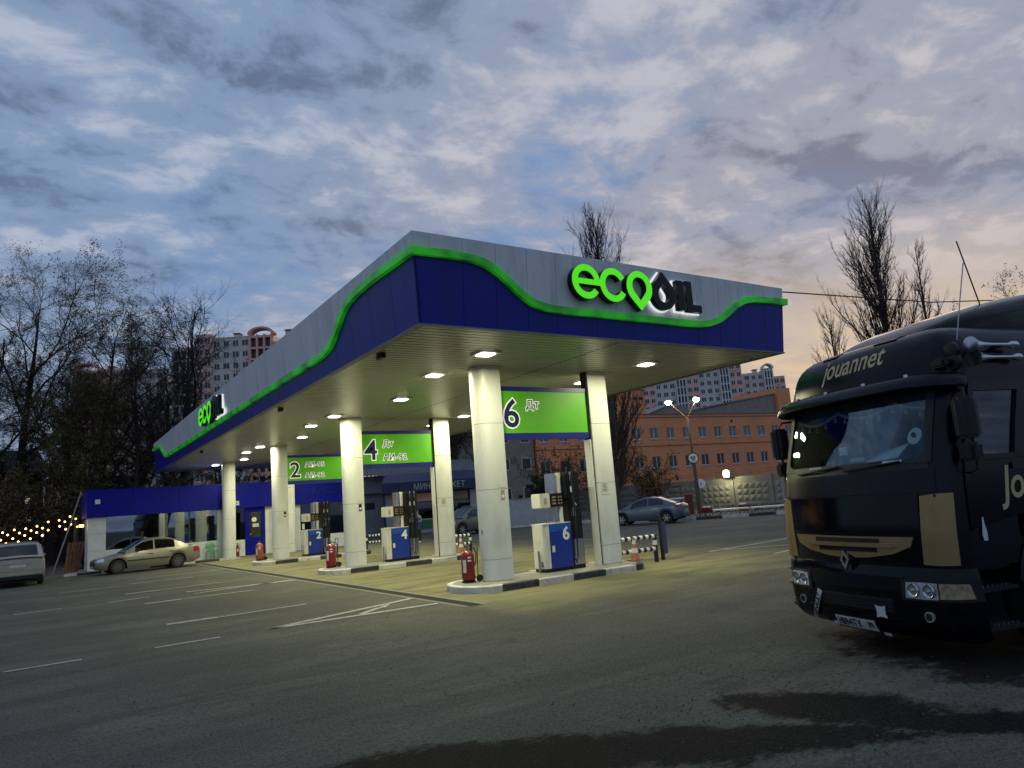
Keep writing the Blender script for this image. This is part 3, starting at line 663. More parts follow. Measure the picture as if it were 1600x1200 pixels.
def pump(x, y, num, label, hoses):
    t = thing('fuel_dispenser', label, 'fuel pump', (x, y, .138), 0, 'blue and white fuel dispensers')
    d = .27
    MB().box(-.52, .62, -d + .03, d - .03, 0, .08).build('plinth', 'black_plastic', t)
    # white end with bowed face
    poly = [(-.40, -d), (-.56, -d + .05), (-.60, 0), (-.56, d - .05), (-.40, d)]
    MB().prism(poly, .081, 1.10).build('end_panel', 'pump_white', t, bevel=.012)
    g = MB()
    for i in range(4): g.obox((-.585, -.12, .15 + i * .028), (.012, .14, .012), rz=-.15)
    g.build('end_grille', 'rim_dark', t)
    MB().box(-.397, .25, -d - .004, d + .004, .081, .90).build('cabinet', 'pump_blue', t, bevel=.01)
    MB().box(-.397, .25, -d - .002, d + .002, .903, 1.085).build('cabinet_top_panel', 'pump_blue_light', t, bevel=.01)
    MB().box(-.56, .25, -d + .005, d - .005, 1.101, 1.12).build('cabinet_lid', 'pump_white', t)
    text(num, .42, (-.03, -d - .009, .72), 'white_paint', t, offset=.012, extrude=.003, name='pump_number')
    MB().lathe([(.012, -d - .01), (.012, -d)], 8, (-.13, 0, 1.0), 'y').build('lock', 'steel', t)
    # uprights and display head
    MB().box(-.12, -.02, -.16, .16, 1.121, 2.30).build('upright', 'steel', t)
    MB().tube([(.085, -.12, 1.12), (.085, -.12, 2.31)], .06, 14).build('upright_cover', 'pump_white', t, smooth=True)
    MB().box(-.245, .13, -.20, .20, 1.50, 1.82).build('display_housing', 'black_plastic', t, bevel=.01)
    MB().box(-.54, -.25, -.20, .20, 1.48, 1.83).build('display_end', 'pump_white', t, bevel=.02)
    g = MB()
    for i in range(3):
        for j, (a, b) in enumerate(((-.2, -.09), (-.02, .02), (.06, .09))): g.box(a, b, -.2045, -.2005, 1.56 + i * .075, 1.595 + i * .075)
    g.build('display_digits', 'display_amber', t)
    MB().box(-.44, -.36, -.206, -.2015, 1.57, 1.72).build('end_mark', 'gold_letter', t)
    MB().box(-.10, .12, -.02, .02, 1.121, 1.50).build('side_glass', 'dark_glass', t)
    MB().box(-.36, -.28, -d - .008, -d - .0045, .45, .60).build('info_sticker', 'paper', t)
    g = MB()
    for i in range(3):
        for j in range(4): g.box(.30 + i * .05, .335 + i * .05, -d + .008, -d + .019, 1.25 + j * .05, 1.285 + j * .05)
    g.build('keypad', 'steel', t)
    # hose tower
    MB().box(.254, .62, -d + .02, d - .02, .081, 2.30).build('hose_tower', 'black_plastic', t, bevel=.01)
    MB().box(.30, .60, -d + .012, -d + .019, .1, .70).build('tower_plate', 'steel', t)
    MB().box(.16, .252, -d + .04, d - .04, 1.7, 2.25).build('tower_side', 'black_plastic', t)
    for i in range(hoses):
        hx = .36 + i * .16
        h = MB().tube([(hx, -d, 2.22), (hx, -d - .03, 2.1), (hx, -d - .04, 1.6), (hx + .01, -d - .04, .9), (hx - .01, -d - .05, .3), (hx - .05, -d - .05, .14), (hx - .09, -d - .05, .25)], .018, 8).build('hose', 'rubber', t, smooth=True)
        MB().tube([(hx, -d + .02, 2.10), (hx, -d + .02, 2.31)], .022, 8).build('hose_swivel', 'steel', t)
        MB().box(hx - .03, hx + .035, -d + .005, -d + .018, 1.82, 1.96).build('nozzle_sticker', 'white_paint', t)
        nz = MB().tube([(hx + .02, -d - .02, 1.62), (hx, -d - .06, 1.50), (hx - .01, -d - .09, 1.36)], [.02, .03, .02], 8).build('nozzle', 'black_plastic', t, smooth=True)
        MB().tube([(hx + .02, -d - .01, 1.60), (hx + .05, -d - .08, 1.50)], .012, 6).build('nozzle_lever', 'steel', nz)
    MB().obox((-.64, -.1, .25), (.03, .05, .5)).build('guard_post', 'galvanised', t)
pump(10.42, 14.25, '6', 'blue fuel dispenser numbered 6 nearest the camera', 1)
pump(10.30, 23.25, '4', 'blue fuel dispenser numbered 4 on the middle island', 2)
pump(10.22, 32.2, '2', 'blue fuel dispenser numbered 2 on the farthest island', 2)

def trolley_ext(x, y, mat, label, s=1.0):
    t = thing('wheeled_fire_extinguisher', label, 'extinguisher', (x, y, .14), 0, 'wheeled fire extinguishers beside the columns'); t.scale = (s, s, s)
    MB().lathe([(.10, .03), (.145, .06), (.15, .10), (.15, .56), (.14, .62), (.10, .67), (.04, .70)], 20).build('tank', mat, t, smooth=True)
    MB().tube([(0, 0, .70), (0, 0, .78)], .028, 8).build('valve', 'steel', t)
    MB().obox((-.02, 0, .775), (.12, .03, .02)).build('valve_lever', 'black_plastic', t)
    MB().tube([(.04, -.03, .74), (.14, -.06, .74), (.19, -.06, .62), (.18, -.05, .45), (.16, -.03, .35)], .014, 6).build('hose', 'rubber', t)
    MB().tube([(.16, .14, .08), (.18, .14, .70), (.20, .12, .85), (.20, -.12, .85), (.18, -.14, .70), (.16, -.14, .08)], .011, 6).build('frame', 'rubber', t)
    for yy in (-.16, .16):
        MB().lathe([(.03, -.02), (.075, -.02), (.08, 0), (.075, .02), (.03, .02)], 16, (.19, yy, .08), 'y').build('wheel', 'rubber', t, smooth=True)
    MB().add([(.152 * math.cos(a), .152 * math.sin(a), z) for z in (.22, .5) for a in (-2.9, -2.6, -2.35)], [(0, 1, 4, 3), (1, 2, 5, 4)]).build('label_panel', 'paper', t)
    g = MB()
    for zz in (.46, .53):
        g.add([(.1525 * math.cos(a), .1525 * math.sin(a), z) for z in (zz, zz + .03) for a in (-2.1, -1.8, -1.55)], [(0, 1, 4, 3), (1, 2, 5, 4)])
    g.build('label_print', 'white_paint', t)
    MB().box(-.13, .13, -.1, .1, .0, .03).build('foot', 'rubber', t)
trolley_ext(7.98, 14.35, 'red_paint', 'dark red wheeled fire extinguisher at island 6', 1.0)
trolley_ext(7.98, 23.55, 'red_paint', 'bright red wheeled fire extinguisher at island 4', 1.08)
trolley_ext(7.85, 32.4, 'orange_paint', 'faded orange wheeled fire extinguisher at island 2', 1.05)
t = thing('fire_extinguisher', 'small upright red fire extinguisher standing by the kiosk door', 'extinguisher', (8.72, 40.7, 0))
MB().lathe([(.08, 0), (.1, .03), (.1, .5), (.08, .58), (.03, .63)], 16).build('tank', 'red_paint', t, smooth=True)
MB().tube([(0, 0, .62), (0, 0, .72)], .025, 8).build('valve', 'black_plastic', t)
MB().tube([(0, 0, .7), (.12, -.04, .66), (.13, -.05, .4)], .014, 6).build('hose', 'rubber', t)
MB().add([(.103 * math.cos(a), .103 * math.sin(a), z) for z in (.28, .42) for a in (-1.9, -1.6, -1.3)], [(0, 1, 4, 3), (1, 2, 5, 4)]).build('label_panel', 'paper', t)

def cone(x, y, z, label):
    t = thing('traffic_cone', label, 'cone', (x, y, z), 0, 'worn traffic cones at the islands'); t.scale = (.82, .82, .82)
    MB().box(-.19, .19, -.19, .19, 0, .035).build('base', 'cone_orange', t, bevel=.015)
    for a, b, mt in ((0, .2, 'cone_orange'), (.2, .34, 'paper'), (.34, .46, 'cone_orange'), (.46, .58, 'paper'), (.58, .68, 'cone_orange')):
        r0, r1 = .14 - .165 * a, .14 - .165 * b
        MB().lathe([(r0, .036 + a), (r1, .036 + b - .001)], 18).build('cone_band', mt, t, smooth=True)
cone(12.55, 13.9, .142, 'worn orange and white cone beside the column of island 6')
cone(12.78, 23.4, .142, 'small orange and white cone beside the barrier of island 4')

def barrier(x, y, ln, label, post=True):
    t = thing('striped_barrier', label, 'barrier', (x, y, 0), 0, 'black and white striped hoop barriers')
    n = 12
    for zz, nm in ((.66, 'upper_rail'), (.34, 'lower_rail')):
        for i in range(n):
            a, b = -ln / 2 + ln * i / n, -ln / 2 + ln * (i + 1) / n
            MB().tube([(a, 0, zz), (b, 0, zz)], .058, 10).build('rail_stripe', 'white_paint' if i % 2 else 'stripe_black', t, smooth=True)
    for s_ in (-1, 1):
        for i, (a, b) in enumerate(((0, .2), (.2, .44), (.44, .56), (.56, .70))):
            MB().tube([(s_ * (ln / 2 + .04), 0, a), (s_ * (ln / 2 + .04), 0, b)], .06, 10).build('post_section', 'white_paint' if i % 2 == 0 and i else ('stripe_black' if i != 2 else 'white_paint'), t, smooth=True)
barrier(12.85, 14.15, 1.25, 'striped hoop barrier guarding the end of island 6')
barrier(13.6, 25.2, 1.1, 'striped hoop barrier behind the column of island 4')
barrier(14.1, 34.6, 1.0, 'striped hoop barrier behind pump 4, far away')
t = thing('board_sign', 'small blue board on a dark post at the end of island 6', 'sign', (13.95, 14.35, 0), .5)
MB().box(-.05, .05, -.04, .04, 0, 1.16).build('post', 'black_plastic', t)
MB().box(.06, .42, -.03, .03, .14, .98).build('board', 'board_blue', t, bevel=.01)

# ------------------------------------------------------------------ kiosk
KY = 41.0
k = thing('kiosk_building', 'white cash kiosk with deep blue fascia and long window under the canopy end', 'building', (9.0, KY, 0))
def kb(nm, mt, *b, **kw): return MB().box(*b).build(nm, mt, k, world=True, **kw)
kb('roof', 'kiosk_blue', 1.86, 15.2, KY + .06, 46.9, 3.78, 3.88)
for a, b in ((1.78, 3.8), (3.81, 5.85), (5.86, 7.9), (7.91, 9.9), (9.91, 11.9), (11.91, 14.0), (14.01, 15.3)):
    kb('fascia_panel', 'kiosk_blue', a, b, KY - .22, KY - .16, 2.56, 3.9)
kb('fascia_side', 'kiosk_blue', 1.78, 1.84, KY - .155, 46.9, 2.56, 3.9)
kb('ceiling', 'interior_wall', 1.85, 15.2, KY - .15, 46.8, 2.57, 2.62)
kb('back_wall', 'interior_wall', 1.9, 15.2, 46.6, 46.8, 0, 2.56); kb('side_wall', 'kiosk_white', 1.86, 2.0, KY + .17, 46.6, 0, 2.56); kb('side_wall', 'kiosk_white', 15.05, 15.2, KY + .2, 46.6, 0, 2.56)
kb('floor', 'interior_wall', 2.0, 15.05, KY + .2, 46.5, 0, .05)
for a, b in ((0, .94), (.945, 1.76), (1.765, 2.56)): kb('wall_panel', 'kiosk_white', 1.86, 2.62, KY, KY + .16, a + .003, b - .003)
for a, b in ((2.625, 4.3), (4.31, 6.0), (6.01, 7.80)): kb('wall_panel', 'kiosk_white', a, b, KY, KY + .16, .0, .9)
kb('wall_panel', 'kiosk_white', 7.81, 8.3, KY, KY + .16, 0, 2.55); kb('wall_panel', 'kiosk_white', 8.31, 9.18, KY, KY + .16, 0, .82)
win = kb('window', 'frame_white', 2.63, 7.80, KY + .03, KY + .10, .9, .95)
MB().box(2.63, 5.28, KY + .05, KY + .06, .95, 2.55).build('pane', 'window_glass', win)
for a, b in ((5.33, 6.38), (6.45, 7.76)):
    MB().box(a, b, KY + .05, KY + .06, .95, 2.55).build('pane', 'window_glass', win)
for a, mt in ((5.29, 'rim_dark'), (6.39, 'board_blue'), (7.765, 'frame_white')):
    MB().box(a, a + .05, KY + .02, KY + .11, .95, 2.55).build('mullion', mt, win)
w2 = kb('window', 'frame_white', 8.62, 9.18, KY + .03, KY + .1, .82, .87); MB().box(8.62, 9.18, KY + .05, KY + .06, .87, 2.55).build('pane', 'dark_glass', w2)
dr_ = kb('door', 'kiosk_blue', 9.2, 10.25, KY + .02, KY + .08, 0.02, .95)
MB().box(9.2, 9.42, KY + .02, KY + .08, .95, 2.3).build('door_stile', 'kiosk_blue', dr_); MB().box(10.05, 10.25, KY + .02, KY + .08, .95, 2.3).build('door_stile', 'kiosk_blue', dr_)
MB().box(9.2, 10.25, KY + .02, KY + .08, 2.3, 2.55).build('door_head', 'kiosk_blue', dr_); MB().box(9.42, 10.05, KY + .04, KY + .05, .95, 2.3).build('pane', 'dark_glass', dr_)
MB().lathe([(.13, -.012), (.13, 0)], 20, (9.68, KY + .03, 1.9), 'y').build('round_sticker', 'white_paint', dr_)
MB().box(9.6, 9.92, KY + .026, KY + .036, 1.5, 1.68).build('door_notice', 'sticker_white', dr_); MB().tube([(9.42, KY, 1.12), (9.55, KY - .02, 1.12)], .018, 6).build('handle', 'steel', dr_)
kb('wall_panel', 'kiosk_white', 10.27, 12.2, KY, KY + .16, 0, 2.55)
w3 = kb('window', 'frame_white', 12.22, 14.8, KY + .03, KY + .1, .72, .78); MB().box(12.22, 14.8, KY + .05, KY + .06, .78, 2.55).build('pane', 'dark_glass', w3)
kb('wall_panel', 'kiosk_white', 12.22, 14.8, KY, KY + .16, 0, .72)
for a, b in ((0, .95), (.955, 1.78), (1.785, 2.55)): kb('wall_panel', 'kiosk_white', 14.82, 15.2, KY, KY + .16, a, b - .004)
kb('tray_notice', 'paper', 12.3, 12.75, KY - .03, KY - .02, 1.55, 1.72); kb('tray_notice', 'paper', 12.28, 12.42, KY - .03, KY - .02, 1.15, 1.45); kb('tray_notice', 'paper', 12.8, 13.2, KY - .03, KY - .02, 1.45, 1.6)
text('КАССА', .55, (12.75, KY - .235, 3.05), 'fascia_blue', k, world=True, extrude=.03, offset=.015)
kb('junction_box', 'kiosk_white', 2.12, 2.34, KY - .29, KY - .225, 3.2, 3.42); kb('small_notice', 'sticker_white', 8.62, 8.85, KY - .235, KY - .225, 2.72, 2.95)
text('А', .17, (8.66, KY - .242, 2.77), 'plate_ink', k, world=True)
for i, (x, s) in enumerate(((3.4, 1.3), (4.9, 1.0), (6.6, 1.5), (13.2, 1.4))):
    sh = MB().box(x, x + s, 45.6, 46.4, .06, 1.9); sh.build('interior_shelf', 'wood', k, world=True)
kb('interior_counter', 'kiosk_white', 4.0, 7.4, 43.3, 43.8, .06, 1.05)
# pavement strip in front of the kiosk, with kerb
st = struct(MB().box(1.0, 15.2, 40.55, 47, 0, .02).build('kiosk_pavement', 'apron'))
for i, (a, b) in enumerate(((.85, 1.35), (1.36, 2.3), (2.31, 3.3), (3.31, 4.3), (4.31, 5.3), (5.31, 6.3), (6.31, 7.4), (7.41, 8.4))):
    struct(MB().box(a, b, 38.35 if a < 5.3 else 38.6, 38.5 if a < 5.3 else 38.75, 0, .1).build('kerb', 'concrete_kerb_white' if i in (0, 2, 3, 5, 7) else 'concrete_kerb_black'))
# plastic chair
t = thing('plastic_chair', 'green plastic garden chair against the kiosk wall', 'chair', (7.45, 40.55, .02), .3)
MB().box(-.22, .22, -.2, .22, .41, .44).build('seat', 'green_plastic', t, bevel=.012)
for sx in (-1, 1):
    for sy in (-1, 1): MB().tube([(sx * .24, sy * .24, 0), (sx * .19, sy * .19, .42)], .02, 6).build('leg', 'green_plastic', t)
    MB().tube([(sx * .24, -.2, .42), (sx * .26, -.18, .64), (sx * .26, .16, .66), (sx * .22, .22, .60)], .02, 6).build('armrest', 'green_plastic', t)
for i in range(6): MB().tube([(-.16 + i * .064, .2, .44), (-.19 + i * .076, .28, .80)], .018, 6).build('back_slat', 'green_plastic', t)
MB().tube([(-.24, .24, .6), (-.2, .29, .80), (-.08, .3, .86), (.08, .3, .86), (.2, .29, .80), (.24, .24, .6)], .02, 6).build('back_frame', 'green_plastic', t)
# leaning pole and planks at the kiosk corner
t = tag(MB().tube([(.45, 41.4, .0), (1.0, 41.2, 1.9), (1.55, 41.05, 3.85)], .03, 8).build('leaning_pole', 'galvanised'), 'long thin grey pole leaning on the kiosk roof corner', 'pole')
for i in range(5):
    tag(MB().obox((1.05 + i * .14, 41.9 + .1 * i, .72), (.11, .04, 1.45), ry=.10 + .02 * i).build('wood_plank', 'wood'), 'loose brown plank %s leaning beside the kiosk corner' % ['nearest the pole, first of five', 'second from the pole', 'in the middle of the stack', 'second from the kiosk', 'nearest the kiosk wall'][i], 'plank', 'planks leaning beside the kiosk')
t = thing('wall_lamp', 'small warm yellow lamp glowing on the kiosk side', 'lamp', (1.6, 41.6, 2.15))
MB().box(-.12, .12, -.12, .12, .12, .17).build('lamp_cover', 'dark_red', t); MB().box(-.1, .1, -.1, .1, 0, .118).build('lamp_panel', 'warm_lamp', t)

# ------------------------------------------------------------------ cars
def wheel(parent, x, y, r, wd, rim_mat, spokes):
    """wheel with axle along local y, centre at x,y,r"""
    w_ = MB().lathe([(r * .62, -wd / 2), (r * .9, -wd / 2), (r, -wd / 2 + .03), (r, wd / 2 - .03), (r * .9, wd / 2), (r * .62, wd / 2)], 28, (x, y, r), 'y').build('wheel', 'rubber', parent, smooth=True)
    sg = 1 if y > 0 else -1
    MB().lathe([(r * .60, -.02), (r * .63, .0), (r * .60, .02)], 28, (x, y + sg * (wd / 2 - .03), r), 'y').build('rim', rim_mat, w_)
    g = MB(); yy = y + sg * (wd / 2 - .005)
    for i in range(spokes):
        a = 2 * math.pi * i / spokes; c, s_ = math.cos(a), math.sin(a); px, pz = -s_, c
        hw0, hw1 = r * .06, r * .11
        pts = [(x + c * r * .12 - px * hw0, r + s_ * r * .12 - pz * hw0), (x + c * r * .12 + px * hw0, r + s_ * r * .12 + pz * hw0), (x + c * r * .62 + px * hw1, r + s_ * r * .62 + pz * hw1), (x + c * r * .62 - px * hw1, r + s_ * r * .62 - pz * hw1)]
        g.prism_y(pts, yy - .008, yy + .008)
    g.lathe([(r * .14, -.012), (r * .14, .012)], 14, (x, yy, r), 'y')
    g.build('spokes', rim_mat, w_)
    MB().lathe([(r * .6, -.005), (r * .6, .005)], 24, (x, yy - sg * .05, r), 'y').build('brake_disc', 'stripe_black', w_)
def car(name, label, cat, loc, rz, sp):
    """local x runs from the nose (0) to the tail (L); y left-right; z up"""
    t = thing(name, label, cat, loc, rz)
    Lc, Wd = sp['L'], sp['W'] / 2
    xf, xr, R_ = sp['xf'], sp['xr'], sp['R']
    xs = sorted(set([round(v, 3) for v in np.concatenate([np.linspace(0, Lc, 110), [0.0, .03, .08, Lc - .03, Lc - .08]])]))
    def hw(x):
        e0, e1 = sp.get('nose', .22), sp.get('tail', .14); f = 1
        if x < .7: f -= e0 * (1 - x / .7) ** 2.2
        if x > Lc - .6: f -= e1 * (1 - (Lc - x) / .6) ** 2.2
        return Wd * f
    def zb(x):
        z = interp(sp['sill'], x)
        for c in (xf, xr):
            q = (R_ + .055) ** 2 - (x - c) ** 2
            if q > 0: z = max(z, R_ + math.sqrt(q))
        return z
    deck = lambda x: interp(sp['deck'], x); belt = lambda x: interp(sp['belt'], x)
    roof = sp['roof']; gx0, gx1 = roof[0][0], roof[-1][0]
    buckets = {}
    def put(key, q):
        buckets.setdefault(key, MB()).add(q, [(0, 1, 2, 3)])
    def body_rows(x):
        w_, b0, b1, d = hw(x), zb(x), belt(x), deck(x)
        b0 = min(b0, b1 - .08); hgt = b1 - b0
        return [(w_ * .94, b0), (w_ * .975, b0 + .10 * hgt), (w_, b0 + .42 * hgt), (w_ * .995, b0 + .62 * hgt), (w_ * .985, b0 + .80 * hgt), (w_ * .955, b1), (w_ * .80, b1 + (d - b1) * .55), (w_ * .5, b1 + (d - b1) * .9), (0, d)]
    for x0, x1 in zip(xs[:-1], xs[1:]):
        A, B = body_rows(x0), body_rows(x1); xm = (x0 + x1) / 2
        for j in range(8):
            zm = (A[j][1] + A[j + 1][1]) / 2; key = ('body', 0)
            for (nm, ax0, ax1, az0, az1) in sp['lights']:
                if ax0 <= xm <= ax1 and az0 <= zm <= az1 and j < 6: key = (nm, 1)
            for s_ in (-1, 1):
                kk = key if key[0] == 'body' else (key[0], s_)
                put(kk, [(x0, s_ * A[j][0], A[j][1]), (x1, s_ * B[j][0], B[j][1]), (x1, s_ * B[j + 1][0], B[j + 1][1]), (x0, s_ * A[j + 1][0], A[j + 1][1])])
    for x, o in ((0, -.012), (Lc, .012)):
        A = body_rows(x)
        for j in range(8): buckets[('body', 0)].add([(x, A[j][0], A[j][1]), (x, A[j + 1][0], A[j + 1][1]), (x, -A[j + 1][0], A[j + 1][1]), (x, -A[j][0], A[j][1])], [(0, 1, 2, 3)])
    # greenhouse
    gxs = sorted(set([round(v, 3) for v in np.linspace(gx0, gx1, 90)] + [round(p[0], 3) for p in roof]))
    H = max(p[1] for p in roof)
    def gh_rows(x):
        w_, b, z = hw(x), belt(x), interp(roof, x); z = max(z, b + .002); h = (z - b)
        y0 = w_ * .945; tum = sp.get('tumble', .30); full = H - b
        yt = y0 - tum * h * (1.0 if h < full * .9 else 1.0)
        return [(y0, b), (y0 - tum * h * .08, b + h * .08), (y0 - tum * h * .5, b + h * .5), (y0 - tum * h * .88, b + h * .88), (yt - .03, z - .0), (yt * .82, z + .012), (yt * .45, z + .03), (0, z + .036)]
    for x0, x1 in zip(gxs[:-1], gxs[1:]):
        A, B = gh_rows(x0), gh_rows(x1); xm = (x0 + x1) / 2
        for j in range(7):
            key = 'body'
            if j in (1, 2):
                for i, (a, b) in enumerate(sp['sidewin']):
                    if a <= xm - sp.get('lean', 0) * (j - 1.5) * 0 <= b: key = ('side_window', i)
            if j >= 5 or (j == 4 and False):
                if sp['ws'][0] <= xm <= sp['ws'][1]: key = 'windshield'
                if sp['rw'][0] <= xm <= sp['rw'][1]: key = 'rear_window'
            for s_ in (-1, 1):
                kk = ('body', 0) if key == 'body' else ((key, 0) if isinstance(key, str) else (key[0], key[1] * 2 + (s_ > 0)))
                put(kk, [(x0, s_ * A[j][0], A[j][1]), (x1, s_ * B[j][0], B[j][1]), (x1, s_ * B[j + 1][0], B[j + 1][1]), (x0, s_ * A[j + 1][0], A[j + 1][1])])
    lm = {'headlight': 'lamp_clear', 'taillight': sp.get('tailmat', 'tail_red')}
    for (nm, _), g in buckets.items():
        mt = sp['paint'] if nm == 'body' else ('car_glass' if 'win' in nm else lm.get(nm, 'black_plastic'))
        o = g.build(nm, mt, t)
        import bmesh
        bm = bmesh.new(); bm.from_mesh(o.data); bmesh.ops.remove_doubles(bm, verts=bm.verts, dist=1e-4); bmesh.ops.recalc_face_normals(bm, faces=bm.faces); bm.to_mesh(o.data); bm.free()
        o.data.shade_smooth(); o.data.set_sharp_from_angle(angle=math.radians(35))
    # underside, interior, wheels, trim
    MB().box(.25, Lc - .25, -Wd * .82, Wd * .82, .2, .42).build('underbody', 'dark_void', t)
    MB().box(gx0 + .5, gx1 - .6, -Wd * .72, Wd * .72, .42, interp(sp['belt'], Lc / 2) - .12).build('cabin_floor', 'cab_interior', t)
    for xx in (xf + 1.15, xf + 1.95):
        for yy in (-.36, .36):
            st_ = MB().obox((xx, yy, .78), (.14, .48, .62), ry=.2).build('seat', 'cab_interior', t, bevel=.03)
            MB().obox((xx + .1, yy, 1.14), (.09, .26, .18)).build('headrest', 'cab_interior', st_)
    for c in (xf, xr):
        for s_ in (-1, 1): wheel(t, c, s_ * (Wd - .115), R_, .19, sp['rim'], sp['spokes'])
    for c in (xf, xr):
        MB().box(c - R_ - .02, c + R_ + .02, -Wd + .26, Wd - .26, .25, R_ * 2 + .03).build('wheel_well', 'dark_void', t)
    for s_ in (-1, 1):
        mx_ = sp['ws'][0] + .45
        MB().obox((mx_, s_ * (Wd + .07), belt(mx_) + .08), (.12, .18, .13)).build('wing_mirror', sp.get('mirror', sp['paint']), t, bevel=.03)
        for hx in sp['handles']: MB().obox((hx, s_ * (Wd * .995 + .008), belt(hx) - .14), (.2, .025, .035)).build('door_handle', sp.get('handlemat', 'black_plastic'), t, bevel=.008)
        if sp.get('rub'): MB().box(xf + R_ + .08, xr - R_ - .06, s_ * (Wd + .006) - .008, s_ * (Wd + .006) + .008, .50, .545).build('side_moulding', 'black_plastic', t)
        if sp.get('rails'):
            MB().tube([(sp['rails'][0], s_ * Wd * .66, H - .01), (sp['rails'][0] + .1, s_ * Wd * .66, H + .07), (sp['rails'][1] - .1, s_ * Wd * .66, H + .07), (sp['rails'][1], s_ * Wd * .66, H - .02)], .018, 6).build('roof_rail', 'galvanised', t)
    MB().box(-.02, .04, -Wd * .42, Wd * .42, .40, .52).build('front_grille', 'black_plastic', t)
    MB().box(-.022, -.012, -.26, .26, .30, .41).build('number_plate', 'plate_white', t)
    zp = sp.get('platez', .62)
    MB().box(Lc + .004, Lc + .02, -.26, .26, zp, zp + .11).build('number_plate', 'plate_white', t)
    return t
sedan = dict(L=4.25, W=1.68, xf=.82, xr=3.27, R=.30, sill=[(0, .30), (.25, .20), (1.2, .18), (3, .19), (4.0, .24), (4.25, .34)],
             deck=[(0, .60), (.08, .68), (.3, .74), (1.25, .90), (3.5, .98), (4.1, .985), (4.2, .94), (4.25, .86)],
             belt=[(0, .56), (.1, .62), (.9, .78), (1.4, .86), (3.3, .92), (4.1, .90), (4.25, .80)],
             roof=[(1.10, .88), (1.45, 1.10), (1.80, 1.31), (2.05, 1.375), (2.45, 1.40), (2.9, 1.375), (3.15, 1.29), (3.45, 1.12), (3.72, .985)],
             ws=(1.16, 1.92), rw=(3.05, 3.66), sidewin=[(1.52, 2.24), (2.31, 3.12)], lights=[('headlight', 0, .33, .55, .69), ('taillight', 3.95, 4.23, .62, .86)],
             paint='car_silver', rim='rim_dark', spokes=9, handles=[2.12, 2.98], rub=True, tumble=.34, nose=.26, mirror='black_plastic')
car('parked_sedan', 'old silver sedan parked beside the kiosk window', 'car', (1.85, 36.65, 0), math.atan2(.5, 4.2), sedan)
suv = dict(L=4.7, W=1.86, xf=.9, xr=3.65, R=.35, sill=[(0, .4), (.3, .28), (4.3, .30), (4.7, .45)],
           deck=[(0, .75), (.15, .92), (1.2, 1.06), (4.6, 1.08), (4.7, 1.0)], belt=[(0, .7), (.2, .85), (1.2, 1.0), (4.5, 1.06), (4.7, .98)],
           roof=[(1.0, 1.04), (1.9, 1.58), (2.4, 1.66), (3.6, 1.665), (4.25, 1.60), (4.42, 1.50), (4.66, 1.08)],
           ws=(1.08, 1.95), rw=(4.33, 4.62), sidewin=[(1.5, 2.5), (2.6, 3.5), (3.6, 4.15)], lights=[('headlight', 0, .4, .7, .88), ('taillight', 4.40, 4.695, .80, .99)],
           paint='car_beige', rim='rim', spokes=7, handles=[2.4, 3.4], tumble=.26, nose=.2, tail=.07, tailmat='tail_pale', platez=.74)
s1 = car('parked_crossover', 'pale beige crossover seen from behind at the frame edge', 'car', (-1.05, 38.5, 0), -math.pi / 2 + .06, suv)
MB().box(4.70, 4.76, -.86, .86, .42, .62).build('rear_bumper', 'car_beige', s1, bevel=.03); MB().box(4.69, 4.74, -.8, .8, .30, .42).build('bumper_skirt', 'black_plastic', s1)
MB().obox((4.72, 0, .90), (.03, .9, .03)).build('tailgate_trim', 'steel', s1); MB().tube([(4.6, .3, 1.14), (4.64, -.2, 1.12)], .012, 6).build('rear_wiper', 'black_plastic', s1)
tan = dict(suv); tan.update(L=4.75, paint='car_tan', handles=[2.35, 3.3], handlemat='steel', rails=(2.2, 4.0), rub=False, tailmat='tail_red',
           sidewin=[(1.45, 2.45), (2.55, 3.35), (3.45, 4.2)])
car('parked_minivan', 'dull olive brown people carrier parked behind the column of island 6', 'car', (20.35, 39.6, 0), math.atan2(.9, 4.6), tan)
bl = dict(L=4.37, W=1.70, xf=.85, xr=3.42, R=.315, sill=[(0, .32), (.25, .2), (4.0, .24), (4.37, .38)],
          deck=[(0, .66), (.12, .76), (1.1, .95), (3.7, 1.06), (4.25, 1.08), (4.33, 1.0), (4.37, .92)], belt=[(0, .6), (.12, .7), (1.0, .88), (3.4, 1.0), (4.2, 1.0), (4.37, .88)],
          roof=[(.95, .93), (1.4, 1.16), (1.85, 1.38), (2.2, 1.46), (2.6, 1.47), (3.0, 1.43), (3.5, 1.24), (3.95, 1.08)],
          ws=(1.02, 1.98), rw=(3.15, 3.9), sidewin=[(1.5, 2.4), (2.47, 3.3)], lights=[('headlight', .05, .55, .66, .80), ('taillight', 3.98, 4.34, .82, 1.0)],
          paint='car_blue', rim='rim', spokes=6, handles=[2.25, 3.1], handlemat='steel', tumble=.33, nose=.25, tail=.2)
car('passing_sedan', 'blue grey sedan with bright alloy wheels by the far kerb', 'car', (27.72, 32.35, 0), math.atan2(-2.5, 1.45), bl)

